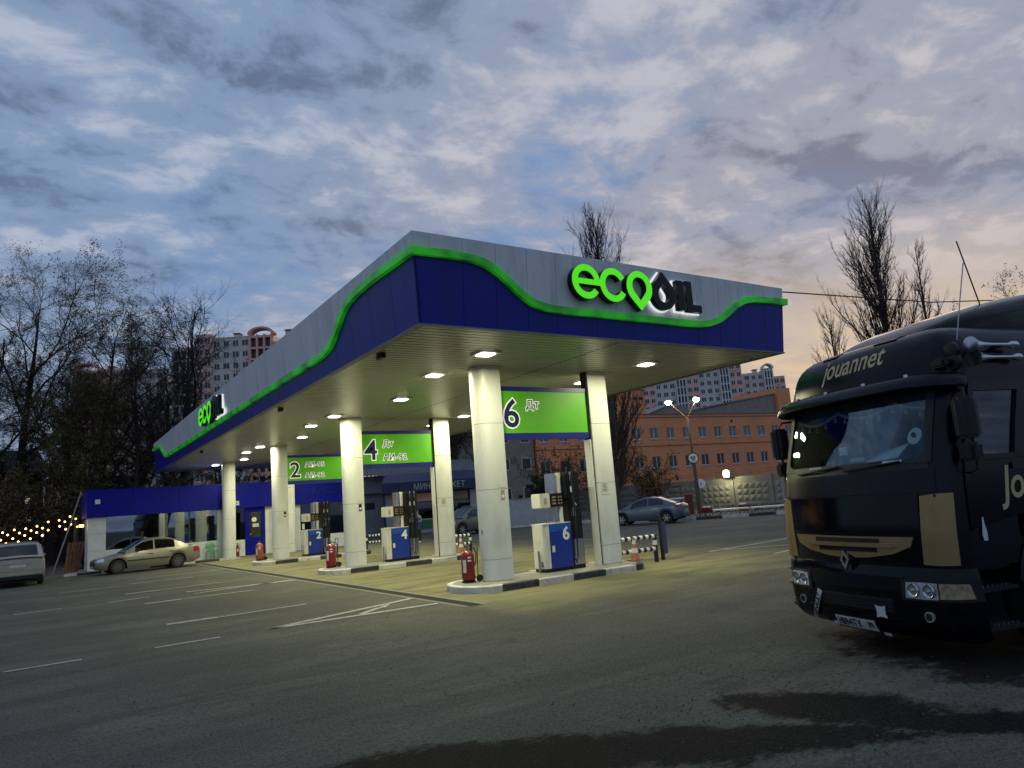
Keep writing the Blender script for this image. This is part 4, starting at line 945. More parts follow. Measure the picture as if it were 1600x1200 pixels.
# ------------------------------------------------------------------ far kerb, verge, concrete fence, street lamp
kp = [(30.9, 41.5), (30.8, 38), (30.8, 34), (30.9, 31), (31.3, 29.2), (32.3, 28.2), (33.5, 27.3), (34.7, 26.4), (36.2, 25.3), (38, 24.2), (41, 22.6), (46, 20), (60, 13)]
struct(MB().add([(x, y, .11) for x, y in kp] + [(90, 13, .11), (90, 60, .11), (32, 60, .11)], [tuple(range(len(kp) + 3))]).build('verge_ground', 'dirt_ground'))
kk = MB()
acc = []
for (xa, ya), (xb, yb) in zip(kp[:-1], kp[1:]):
    n = max(1, round(math.hypot(xb - xa, yb - ya) / 1.5))
    for i in range(n): acc.append(((xa + (xb - xa) * i / n, ya + (yb - ya) * i / n), (xa + (xb - xa) * (i + 1) / n, ya + (yb - ya) * (i + 1) / n)))
for i, (a, b) in enumerate(acc):
    d = Vector((b[0] - a[0], b[1] - a[1])); c = ((a[0] + b[0]) / 2, (a[1] + b[1]) / 2, .085)
    struct(MB().obox(c, (d.length - .02, .18, .17), math.atan2(d.y, d.x)).build('kerb', 'concrete_kerb_white' if i % 2 else 'concrete_kerb_black'))
g = MB()
for i in range(5000):
    x, y = 31.5 + rnd.random() * 17, 25 + rnd.random() * 22
    if x - 31 < (28.5 - y) * 1.3 + 1: continue
    if rnd.random() < .5 and 33 < x < 44: continue
    a, h = rnd.random() * 6.28, .05 + rnd.random() * .12
    g.add([(x - .03 * math.cos(a), y - .03 * math.sin(a), .11), (x + .03 * math.cos(a), y + .03 * math.sin(a), .11), (x + rnd.uniform(-.05, .05), y + rnd.uniform(-.05, .05), .11 + h)], [(0, 1, 2)])
g.build('verge_grass', 'grass', kind='stuff').update_tag(); bpy.data.objects['verge_grass']['label'] = 'sparse short grass on the verge by the fence'; bpy.data.objects['verge_grass']['category'] = 'grass'

fx_ = 50.0
def fence_panel_mesh():
    g = MB(); ln, ht = 3.7, 2.35
    g.box(-.05, .05, -ln / 2, ln / 2, 0, ht)
    nu, nv = 5, 3; du, dv = (ln - .4) / nu, 1.55 / nv
    for i in range(nu):
        for j in range(nv):
            a, b = -ln / 2 + .2 + i * du, .25 + j * dv; c, d = a + du - .02, b + dv - .02
            g.add([(-.052, a, b), (-.052, c, b), (-.052, c, d), (-.052, a, d), (-.15, (a + c) / 2, (b + d) / 2)], [(0, 1, 4), (1, 2, 4), (2, 3, 4), (3, 0, 4)])
    return g
fence = thing('concrete_fence', 'long grey concrete fence of embossed diamond panels across the road', 'fence', (fx_, 50, 0))
pm = fence_panel_mesh().build('fence_panel', 'fence_concrete', fence, world=True)
pm.matrix_parent_inverse = Matrix.Identity(4); pm.location = (0, -22, .1)
po = MB().box(-.12, .12, -.1, .1, 0, 2.5).build('fence_post', 'fence_concrete', fence); po.location = (0, -24, .1)
for i in range(1, 13):
    c = pm.copy(); COL.objects.link(c); c.parent = fence; c.location = (rnd.uniform(-.05, .05), -22 + i * 4.0, .1 + rnd.uniform(-.04, .04))
    c = po.copy(); COL.objects.link(c); c.parent = fence; c.location = (0, -24 + i * 4.0, .1)
wire_t = MB()
for zz in (2.75, 2.95): wire_t.tube([(fx_, 26, zz), (fx_, 76, zz)], .012, 4)
for i in range(12): wire_t.tube([(fx_, 28 + i * 4, 2.4), (fx_, 28 + i * 4, 3.0)], .02, 4)
wire_t.build('fence_wire', 'pole_metal', fence, world=True)

t = thing('street_lamp', 'rusty two-armed street lamp with both lamps lit', 'street lamp', (36.2, 33.4, 0))
MB().tube([(0, 0, 0), (0, 0, 2.3), (-.10, 0, 4.4), (-.18, 0, 6.55)], [.13, .12, .085, .065], 12).build('pole', 'pole_metal', t, smooth=True)
for s_, e in ((-1, (-1.35, .45, 7.62)), (1, (.05, -.75, 7.66))):
    MB().tube([(-.18, 0, 6.4), (-.18 + (e[0] + .18) * .35, e[1] * .35, 6.85), e], .035, 8).build('arm', 'pole_metal', t)
    lh = MB().obox((e[0], e[1], e[2] + .06), (.42, .2, .12), math.atan2(e[1], e[0])).build('lamp_head', 'galvanised', t, bevel=.03)
    MB().lathe([(.08, -.18), (.19, -.10), (.21, -.02), (.16, .04)], 14, (e[0], e[1], e[2] - .02)).build('lamp_bulb', 'street_glow', lh, smooth=True)
    ld = bpy.data.lights.new('lamp_light', 'POINT'); ld.energy = 260; ld.color = (1, .93, .66); ld.shadow_soft_size = .12
    lo = bpy.data.objects.new('lamp_light', ld); COL.objects.link(lo); lo.parent = t; lo.location = (e[0], e[1], e[2] - .2)
MB().tube([(-.12, -.02, 4.75), (.3, -.4, 4.95), (.55, -.6, 5.1)], .02, 6).build('bracket', 'pole_metal', t)
def road_sign(p, r, txt, label, rz, off):
    t = thing('road_sign', label, 'road sign', p, rz)
    MB().lathe([(r, -.02), (r, 0)], 28, (0, 0, 0), 'y').build('rim_plate', 'stripe_black' if txt else 'white_paint', t)
    MB().lathe([(r * .84, -.028), (r * .84, -.021)], 28, (0, 0, 0), 'y').build('face_plate', 'white_paint', t)
    if txt:
        text('4,5', r * .72, (-r * .5, -.032, -r * .12), 'plate_ink', t, offset=.012); text('м', r * .42, (-r * .14, -.032, -r * .5), 'plate_ink', t, offset=.01)
    else:
        text('3', r * .9, (-r * .28, -.032, -r * .35), 'plate_ink', t, offset=.006)
    MB().box(-.03, .03, .0, off, -.04, .04).build('clamp', 'galvanised', t)
road_sign((35.93, 33.2, 3.75), .36, True, 'round white height limit sign reading 4.5 m on the lamp post', -.72, .2)
road_sign((36.32, 33.12, 2.05), .30, False, 'small round white sign low on the lamp post', -1.35, .2)
t = thing('flood_lamp', 'bright yellowish flood lamp shining over the concrete fence', 'lamp', (49.6, 42.2, 2.75))
MB().box(-.1, .25, -.33, .33, -.27, .37).build('lamp_body', 'galvanised', t); MB().lathe([(.12, -.2), (.3, -.14), (.3, -.101)], 16, (0, 0, .05), 'x').build('lamp_lens', 'flood_glow', t)
ld = bpy.data.lights.new('lamp_light', 'POINT'); ld.energy = 160; ld.color = (1, .93, .5); ld.shadow_soft_size = .2
lo = bpy.data.objects.new('lamp_light', ld); COL.objects.link(lo); lo.parent = t; lo.location = (-.45, 0, .0)
t = thing('boom_gate', 'dark red boom gate cabinet beside the street lamp', 'gate', (35.3, 33.4, .1), -.9)
MB().box(-.25, .25, -.18, .18, 0, 1.25).build('cabinet', 'dark_red', t, bevel=.02); MB().box(-.3, .3, -.22, .22, 1.252, 1.32).build('cabinet_cap', 'dark_red', t)
MB().obox((-.8, 0, 1.12), (1.4, .06, .1)).build('boom_arm', 'white_paint', t)
t = thing('pipe_frame_gate', 'dark red open pipe frame standing before the fence', 'gate', (40.5, 41.0, .1), math.pi / 2 + .3)
for a, b in (((-1.6, 0), (-1.6, 1.9)), ((1.6, 0), (1.6, 1.9)), ((0, 0), (0, 1.9)), ((-1.6, 1.9), (1.6, 1.9)), ((-1.6, .5), (1.6, .5))):
    MB().tube([(a[0], 0, a[1]), (b[0], 0, b[1])], .045, 8).build('pipe', 'dark_red', t)
for i, (x, y, rz, lb) in enumerate(((37.9, 32.3, -.75, 'white slab lying on the verge, nearer the lamp post'), (39.6, 30.5, -.75, 'white slab lying on the verge, farther from the lamp post'))):
    t = thing('stacked_slab', lb, 'slab', (x, y, .11), rz, 'white slabs on the verge')
    MB().box(-1.15, 1.15, -.55, .55, .12, .20).build('slab', 'pale_wall' if False else 'white_paint', t, bevel=.01)
    for q in (-.8, .8): MB().box(q - .1, q + .1, -.45, .45, 0, .118).build('support_block', 'wood', t)
for i, (x, y) in enumerate(((37.0, 33.5), (39.8, 32.8))):
    t = thing('concrete_block', ['low red and white block beside the lamp post', 'low red and white block behind the slabs'][i], 'block', (x, y, .1), .4, 'red and white blocks')
    MB().prism([(-.35, -.25), (.35, -.25), (.35, .25), (-.35, .25)], 0, .35).build('block_base', 'dark_red', t, bevel=.03); MB().box(-.28, .28, -.2, .2, .352, .45).build('block_top', 'white_paint', t, bevel=.03)
t = thing('pipe_railing', 'grey pipe railing on the verge beside the lorry', 'railing', (40.6, 28.0, .1), -.75)
for q in (-1.7, 0, 1.7): MB().tube([(q, 0, 0), (q, 0, 1.9 if q else 1.5)], .06, 8).build('rail_post', 'galvanised', t)
for z in (.45, 1.45): MB().tube([(-1.7, 0, z), (1.7, 0, z)], .03, 8).build('rail', 'galvanised', t)

# ------------------------------------------------------------------ orange brick works
ob = thing('brick_building', 'long orange brick works with two visible rows of white framed windows', 'building', (71.15, 63.71, 0), math.atan2(-.09, 1))
def oo(nm, mt, *b): return MB().box(*b).build(nm, mt, ob)
wins = [-26.5 + 2.655 * i for i in range(17)]
ww, ys_ = 1.32, .25
oo('core_wall', 'interior_dark', -29, 29, ys_ + .1, 14, 0, 10.6)
zrows = [(1.2, 2.6), (4.57, 5.97), (8.15, 9.5)]
zc_ = [0] + [v for r in zrows for v in r] + [11.15]
ws_all = [-24.5 + 2.655 * i for i in range(20)]
ws_all = [-8.55 + 2.655 * i for i in range(-6, 14)]
xs0 = -24.9
oo_x = [xs0] + [v for w0 in ws_all for v in (w0, w0 + ww)] + [28.0]
for i in range(4):      # wall strips between window rows
    a, b = [(0, 1.2), (2.6, 4.57), (5.97, 8.15), (9.5, 11.15)][i]
    oo('wall_strip', 'brick_orange', xs0, 28, 0, ys_ + .1, a, b)
for (a, b) in zrows:
    for i in range(0, len(oo_x) - 1, 2): oo('wall_pier', 'brick_orange', oo_x[i], oo_x[i + 1], 0, ys_ + .1, a, b)
for z in (7.2, 10.75): oo('string_course', 'brick_joint', xs0 - .02, 28.02, -.06, 0, z, z + .09)
oo('parapet_cap', 'roof_metal', xs0 - .1, 28.1, -.12, 14, 11.152, 11.25)
fr0 = {}
for ri, (a, b) in enumerate(zrows[1:]):
    for w0 in ws_all:
        if w0 < xs0: continue
        f = MB(); e = .07
        f.box(0, ww, 0, .08, 0, e); f.box(0, ww, 0, .08, b - a - e, b - a); f.box(0, e, 0, .08, e, b - a - e); f.box(ww - e, ww, 0, .08, e, b - a - e); f.box(ww * .55 - .05, ww * .55 + .05, 0, .08, e, b - a - e)
        if ri not in fr0:
            fo = f.build('window', 'frame_white', ob)
            pa = MB().box(e, ww * .55 - .05, .05, .06, e, b - a - e).build('pane', 'pane_dark' if ri == 0 else 'pane_pale', fo); pb = MB().box(ww * .55 + .05, ww - e, .05, .06, e, b - a - e).build('pane', 'pane_dark' if ri == 0 else 'pane_pale', fo)
            si = MB().box(-.06, ww + .06, -.22, .02, -.1, -.01).build('window_sill', 'frame_white', fo)
            fr0[ri] = fo; fo.location = (w0, .12, a)
        else:
            c = copy_tree(fr0[ri], ob); c.location = (w0, .12, a)
for (a, b) in ((-5.2, 2.9), (4.0, 2.2), (4.6, 2.2)): oo('vent', 'interior_dark', a, a + .4, -.03, .02, b, b + .4)
oo('vent', 'interior_dark', 5.2, 5.55, -.03, .02, 10.0, 10.35)
oo('stair_block', 'brick_orange', -24.9, -8.75, -.02, 14.1, 11.26, 14.2); oo('stair_cap', 'roof_metal', -25.0, -8.65, -.12, 14.2, 14.202, 14.32)
for q in (-10.6, -9.7): oo('vent', 'interior_dark', q, q + .55, -.06, -.025, 13.0, 13.4)
p1 = MB(); p1.prism_y([(-6.8, 11.26), (.9, 11.26), (.9, 12.6), (-2.4, 12.75)], 3, 9); p1.build('roof_house', 'grey_render', ob); MB().prism_y([(-6.9, 11.3), (-2.3, 12.8), (-2.3, 12.95), (-6.9, 11.45)], 2.8, 9.2).build('roof_sheet', 'roof_metal', ob)
MB().prism_y([(7.1, 11.26), (16.2, 11.26), (16.2, 14.1), (7.1, 12.8)], 2, 10).build('roof_house', 'grey_render', ob); MB().prism_y([(6.9, 12.83), (16.3, 14.13), (16.3, 14.3), (6.9, 13.0)], 1.9, 10.1).build('roof_sheet', 'roof_metal', ob)
MB().box(16.3, 19, 1.5, 10, 11.26, 15.0).build('stair_block', 'brick_orange', ob)
# rendered neighbour on the left of it
gb = thing('grey_annex', 'plain grey brown rendered building joined to the orange brick works', 'building', (46.2, 66.2, 0), math.atan2(-.09, 1))
MB().box(-14, 0, 0, 14, 0, 10.4).build('wall', 'grey_render', gb); MB().box(-14.1, .05, -.1, 14, 10.402, 10.55).build('roof_edge', 'roof_metal', gb)
for i in range(5):
    for z in (2.0, 5.2, 8.2):
        f = MB().box(-12.5 + i * 2.7, -11.3 + i * 2.7, -.04, .02, z, z + 1.3).build('window', 'frame_white', gb); MB().box(-12.42 + i * 2.7, -11.38 + i * 2.7, -.05, -.042, z + .08, z + 1.22).build('pane', 'pane_dark', f)

# ------------------------------------------------------------------ apartment towers
def tower(name, label, origin, rz, secs, H0, z_off, arch=None, fl=2.86):
    t = thing(name, label, 'apartment block', origin, rz, 'tall pink and grey apartment towers')
    x = 0; nf = int(H0 / fl)
    for kind, wd, dy, dh in secs:
        h = H0 + dh
        if kind in ('pink', 'grey', 'blue'):
            MB().box(x, x + wd, dy, 14, 0, h).build('wall_section', 'tower_' + kind, t)
            g = MB(); fr = MB(); nc = max(1, round(wd / 2.3)); sl = MB()
            for f in range(nf):
                z = h - 2.4 - f * fl
                if z < 1: break
                for c in range(nc):
                    cx = x + wd * (c + .5) / nc; wk = .62 if (c + f) % 3 else .75
                    fr.box(cx - wk - .1, cx + wk + .1, dy - .05, dy - .002, z - .1, z + 1.5); g.box(cx - wk, cx - .06, dy - .07, dy - .052, z, z + 1.4); g.box(cx + .06, cx + wk, dy - .07, dy - .052, z, z + 1.4)
                    if (c * 7 + f * 3) % 4 == 0: sl.box(cx + wk * .2, cx + wk * .2 + .8, dy - .45, dy - .08, z - .75, z - .2)
                fr.box(x, x + wd, dy - .03, dy - .002, z - 1.0, z - .92)
            fr.build('window_frames', 'frame_white', t, kind='stuff'); g.build('window_panes', 'tower_window', t, kind='stuff')
            if sl.v: sl.build('wall_units', 'tower_grey', t, kind='stuff')
        else:
            MB().box(x, x + wd, dy + 1.3, 14, 0, h).build('loggia_wall', 'tower_window', t)
            g = MB(); g2 = MB()
            for q in range(4):
                px = x + (wd - .4) * q / 3; g.box(px, px + .4, dy, dy + 1.31, 0, h)
            for f in range(nf + 1):
                z = h - .5 - f * fl
                if z < 0: break
                g.box(x, x + wd, dy + .12, dy + 1.32, z - (.9 if f > 5 else .35), z + .12)
                if f > 6 and f % 2: g2.box(x + .2, x + wd - .2, dy + .05, dy + .1, z + .1, z + 1.1)
            g.build('loggia_frame', 'tower_pink' if kind == 'loggia_pink' else 'frame_white', t, kind='stuff')
            if g2.v: g2.build('loggia_rail', 'tower_blue', t, kind='stuff')
            if kind in ('arch', 'loggia_pink'):
                n = 14; pts = [(x + wd / 2 + (wd / 2 + .4) * math.cos(math.pi * i / n), h + .1 + 1.9 * math.sin(math.pi * i / n)) for i in range(n + 1)]
                pin = [(x + wd / 2 + (wd / 2 - .3) * math.cos(math.pi * i / n), h + .1 + 1.45 * math.sin(math.pi * i / n)) for i in range(n + 1)]
                a = MB()
                for i in range(n):
                    a.prism_y([pts[i], pts[i + 1], pin[i + 1], pin[i]], dy, dy + 3)
                a.build('roof_arch', 'tower_pink' if kind == 'loggia_pink' else 'frame_white', t)
        x += wd
    for q in (x * .32, x * .62):
        MB().box(q, q + 1.4, 4, 6, H0, H0 + 1.3).build('roof_vent', 'tower_grey', t); MB().box(q - .2, q + 1.6, 3.8, 6.2, H0 + 1.5, H0 + 1.75).build('vent_cap', 'roof_metal', t)
    return t
tower('apartment_tower', 'pink and grey apartment tower with arched top behind the bare tree', (26.0, 192.2, 0), math.atan2(-15.0, 23.3), [('loggia', 5.8, 0, -2), ('pink', 4.0, .4, 1), ('grey', 9.5, .8, 0), ('loggia_pink', 5.8, 0, 0.0), ('pink', 5, .6, -2), ('grey', 8, .8, -2), ('pink', 6, .6, -2)], 48.0, 0)
tower('apartment_tower', 'long tall pink and grey apartment slab right of the canopy', (167.5, 187.5, 0), math.atan2(-23.7, 31.6), [('grey', 6, .8, -1), ('loggia', 3.8, 0, 0), ('pink', 4.4, .5, 0), ('grey', 7.2, .8, -1), ('loggia', 3.7, 0, 0), ('pink', 4.3, .5, 0), ('grey', 7.3, .8, -1), ('loggia', 3.5, 0, 0), ('pink', 4.3, .5, 1.2)], 43.0, 0)
tower('apartment_tower', 'lower grey apartment tower with arched loggia beside the lorry roof', (213.0, 168.0, 0), math.atan2(-23.7, 31.6), [('grey', 7.2, .8, 0), ('arch', 3.4, 0, 1.0), ('pink', 4.0, .5, -2)], 41.5, 0)
tower('apartment_tower', 'pinkish apartment tower mostly hidden behind the big trees', (6.0, 215.0, 0), math.atan2(-10, 30), [('loggia_pink', 5.5, 0, 0), ('pink', 8, .5, 0), ('grey', 8, .8, 0)], 44.0, 0)

# ------------------------------------------------------------------ minimarket, sheds, walls
mdir = math.atan2(-2.3, 6.3)
mk = thing('minimarket', 'small white minimarket with dark blue awning sign across the forecourt', 'shop', (21.3, 50.2, 0), mdir)
def mb_(nm, mt, *b): return MB().box(*b).build(nm, mt, mk)
mb_('back_wall', 'shed_grey', 0, 6.9, 1.2, 7, 0, 3.9); mb_('wall_panel', 'pale_wall', 0, .55, 0, 1.19, 0, 3.0); mb_('wall_panel', 'pale_wall', 6.35, 6.9, 0, 1.19, 0, 3.0)
mb_('wall_panel', 'pale_wall', .56, 6.34, .02, 1.18, 0, .3); cn = mb_('counter_front', 'counter_green', .8, 3.4, -.05, .015, .3, .95); mb_('wall_panel', 'pale_wall', 3.41, 6.34, .02, 1.18, .31, .9)
for a, b in ((.6, 1.9), (1.95, 3.6), (4.9, 6.3)):
    f = mb_('window', 'frame_white', a, b, .1, .16, .96, 1.02); MB().box(a, b, .12, .13, 1.02, 2.25).build('pane', 'dark_glass', f); MB().box(a, a + .05, .1, .16, 1.02, 2.25).build('window_post', 'frame_white', f)
d_ = mb_('door', 'white_paint', 3.75, 4.75, .05, .1, .31, 2.2); MB().box(3.9, 4.6, .04, .049, 1.2, 2.1).build('pane', 'dark_glass', d_); MB().box(4.1, 4.35, .03, .039, 1.6, 1.85).build('door_notice', 'paper', d_)
for i, (a, b) in enumerate(((.7, 2.0), (2.05, 3.7), (3.75, 4.9), (5.0, 6.2))): mb_('poster', ['wood', 'tower_pink', 'paper', 'grey_render'][i], a, b, .06, .09, 2.32, 2.95)
MB().prism_y([(-.3, 3.05), (7.1, 3.05), (7.1, 3.8), (-.3, 3.8)], -1.0, -.92).build('awning_sign', 'awning_blue', mk)
MB().add([(-.3, -1, 3.8), (7.1, -1, 3.8), (6.8, .8, 4.5), (.1, .8, 4.5), (-.3, -1, 3.05), (7.1, -1, 3.05), (6.9, 1.2, 3.0), (0, 1.2, 3.0)], [(0, 1, 2, 3), (1, 5, 6, 2), (0, 3, 7, 4), (4, 7, 6, 5)]).build('awning', 'awning_blue', mk)
text('МИНИМАРКЕТ', .62, (2.0, -1.03, 3.2), 'letter_grey', mk, extrude=.015, sx=.86)
sh = thing('grey_shed', 'plain grey shed wall beside the minimarket', 'shed', (16.3, 52.6, 0), -.12)
MB().box(0, 5.6, 0, 8, 0, 3.1).build('wall', 'shed_grey', sh); MB().box(-.1, 5.7, -.25, 8, 3.102, 3.2).build('roof_edge', 'awning_blue', sh)
g = MB(); rows = []
for i in range(141):
    x = -6.5 + i * .1; rows.append([(x, 1.5 + 2 * j, 4.52 + .55 * j + .05 * math.cos(i * math.pi / 1.5)) for j in range(3)])
g.grid(rows); g.build('roof_sheet', 'asbestos', mk); mb_('rear_wall', 'shed_grey', -6.4, -.02, 2.6, 6, 0, 4.55); mb_('gable_wall', 'shed_grey', 0, 6.9, 1.9, 6.8, 3.92, 4.5)
for i, (a, b) in enumerate(((1.6, 2.4), (2.8, 3.7), (4.0, 4.9))): MB().box(a, b, -.03, -.002, 2.0 + .1 * (i % 2), 2.5).build('wall_notice', 'interior_dark' if i else 'wood', sh)
lp = thing('wall_lamp', 'tiny bright lamp under the shed roof edge', 'lamp', (16.9, 52.0, 3.25)); MB().lathe([(.02, 0), (.05, .03), (.05, .06)], 10).build('lamp_bulb', 'lamp_glow', lp)
MB().box(-.06, .06, -.06, .5, .061, .1).build('lamp_bracket', 'galvanised', lp)
pw = thing('pale_wall', 'low pale grey block wall behind the people carrier', 'wall', (25.6, 44.6, 0), math.atan2(-1.1, 2.9))
for i in range(3): MB().box(i * 2.2, i * 2.2 + 2.19, 0, .2, 0, 1.95).build('wall_panel', 'pale_wall', pw)
MB().box(-.05, 6.65, -.05, .25, 1.952, 2.0).build('wall_cap', 'shed_grey', pw)
for i in range(9):
    struct(MB().obox((25.2 + i * 1.0 * .93, 43.7 - i * .36, .06), (.97, .15, .12), math.atan2(-1.1, 2.9)).build('kerb', 'concrete_kerb_white'))
dh = thing('dark_house', 'dark low building with lit windows behind the trees', 'house', (-9, 62, 0), .05)
MB().box(-10, 9, 0, 10, 0, 6.5).build('wall', 'house_dark', dh); MB().prism_y([(-10.5, 6.502), (9.5, 6.502), (8.5, 8.0), (-9.5, 8.0)], -.5, 10.5).build('roof', 'roof_metal', dh)
for (x, z, w_, h_) in ((7.5, 4.15, .95, .75), (7.5, 2.85, .95, 1.15), (-2.0, 3.0, 1.2, 1.4)):
    f = MB().box(x, x + w_, -.05, .01, z, z + h_).build('window', 'frame_white', dh); MB().box(x + .08, x + w_ - .08, -.06, -.051, z + .08, z + h_ - .08).build('pane', 'warm_window', f)
for i, (x, z) in enumerate(((10.9, 4.5), (12.5, 4.4))):
    pass
d2 = thing('back_hut', 'dark hut with narrow lit panes behind the leaning pole', 'house', (1.6, 60, 0), 0)
MB().box(-1.5, 4.5, 0, 6, 0, 5.6).build('wall', 'house_dark', d2); MB().box(-1.7, 4.7, -.3, 6.2, 5.602, 5.8).build('roof', 'roof_metal', d2)
for x in (-.9, .6): f = MB().box(x, x + .5, -.05, .01, 3.9, 4.9).build('window', 'frame_white', d2); MB().box(x + .08, x + .42, -.06, -.051, 3.98, 4.82).build('pane', 'warm_window', f)
# string lights over a terrace
sl = thing('string_lights', 'drooping strings of warm bulbs over a dark terrace behind the crossover', 'string lights', (-2.5, 47, 0))
g = MB(); wr = MB()
for r in range(4):
    pts = []
    for i in range(29):
        f = i / 28; x = -5.5 + 7.0 * f; z = 1.25 + 1.05 * f ** 1.6 + r * .2; y = 44 + .9 * r
        pts.append((x, y, z))
        if (i + r) % 2 == 0 and not (23 < i < 25): g.lathe([(.015, .0), (.045, -.03), (.045, -.06), (.02, -.09)], 8, (x, y + rnd.uniform(-.15, .15), z - .02 + rnd.uniform(-.05, .05)))
    wr.tube(pts, .01, 4)
g.build('bulbs', 'bulb_glow', sl, kind='stuff', world=True); wr.build('wires', 'rubber', sl, world=True)
for x in (-5.6, 1.5):
    MB().box(x - .05, x + .05, 43.9, 47.0, 0, 2.6).build('terrace_post', 'house_dark', sl, world=True)
ld = bpy.data.lights.new('lamp_light', 'POINT'); ld.energy = 30; ld.color = (1, .5, .18); ld.shadow_soft_size = 1.5
lo = bpy.data.objects.new('lamp_light', ld); COL.objects.link(lo); lo.parent = sl; lo.location = (0, 0, 2.4)

# person waiting by the minimarket
def skinned(name, joints, edges, radii, mat, parent, sub=1):
    me = bpy.data.meshes.new(name); me.from_pydata(joints, edges, []); o = bpy.data.objects.new('tmp_skin', me); COL.objects.link(o)
    m_ = o.modifiers.new('s', 'SKIN'); 
    for v, r in zip(me.skin_vertices[0].data, radii): v.radius = (r, r) if not isinstance(r, tuple) else r
    me.skin_vertices[0].data[0].use_root = True
    ss = o.modifiers.new('b', 'SUBSURF'); ss.levels = sub; ss.render_levels = sub
    dg = bpy.context.evaluated_depsgraph_get(); dg.update(); ev = o.evaluated_get(dg); m2 = bpy.data.meshes.new_from_object(ev)
    bpy.data.objects.remove(o); m2.materials.clear(); m2.materials.append(M[mat]); m2.shade_smooth()
    return link(name, m2, parent)
pr = thing('person', 'person in grey jacket and blue apron standing by pump 4, hands raised', 'person', (17.05, 36.0, 0), -.5)
skinned('body', [(0, 0, .95), (0, 0, 1.18), (0, 0, 1.38), (0, 0, 1.50), (0, -.02, 1.62), (.09, 0, .88), (.10, -.02, .48), (.10, .02, .08), (.11, -.13, .04), (-.09, 0, .88), (-.10, .0, .48), (-.10, .03, .08), (-.11, -.12, .04),
                 (.17, 0, 1.40), (.22, -.02, 1.14), (.10, -.24, 1.12), (-.17, 0, 1.40), (-.22, -.02, 1.14), (-.08, -.25, 1.15), (.05, -.30, 1.13), (-.03, -.31, 1.16)],
        [(0, 1), (1, 2), (2, 3), (3, 4), (0, 5), (5, 6), (6, 7), (7, 8), (0, 9), (9, 10), (10, 11), (11, 12), (2, 13), (13, 14), (14, 15), (2, 16), (16, 17), (17, 18), (15, 19), (18, 20)],
        [(.15, .11), (.15, .11), (.16, .11), .055, .06, .085, .06, .045, .04, .085, .06, .045, .04, .07, .05, .038, .07, .05, .038, .03, .03], 'jacket_grey', pr)
MB().lathe([(.0, 1.50), (.06, 1.53), (.085, 1.60), (.088, 1.66), (.07, 1.74), (.02, 1.77)], 14, (0, -.02, 0)).build('head', 'skin', pr, smooth=True)
MB().lathe([(.093, 1.63), (.098, 1.68), (.078, 1.76), (.02, 1.79)], 14, (0, .005, 0)).build('hair', 'hair_dark', pr, smooth=True)
MB().obox((0, -.13, 1.02), (.32, .02, .62)).build('apron', 'vest_blue', pr, bevel=.005)
for s_ in (-1, 1): MB().tube([(s_ * .09, 0, .92), (s_ * .10, -.01, .48), (s_ * .10, .02, .1)], [.105, .08, .065], 10).build('trouser_leg', 'trousers', pr, smooth=True)
for s_ in (-1, 1): MB().obox((s_ * .105, -.05, .05), (.09, .26, .09)).build('shoe', 'white_paint', pr, bevel=.02)

# ------------------------------------------------------------------ overhead wire
tag(MB().tube([(14.8, 11.0, 6.6), (22, 10.3, 6.75), (30, 9.2, 7.35), (45, 7.2, 9.3)], .018, 5).build('overhead_wire', 'rubber'), 'thin black overhead wire running from the canopy to the right', 'wire')

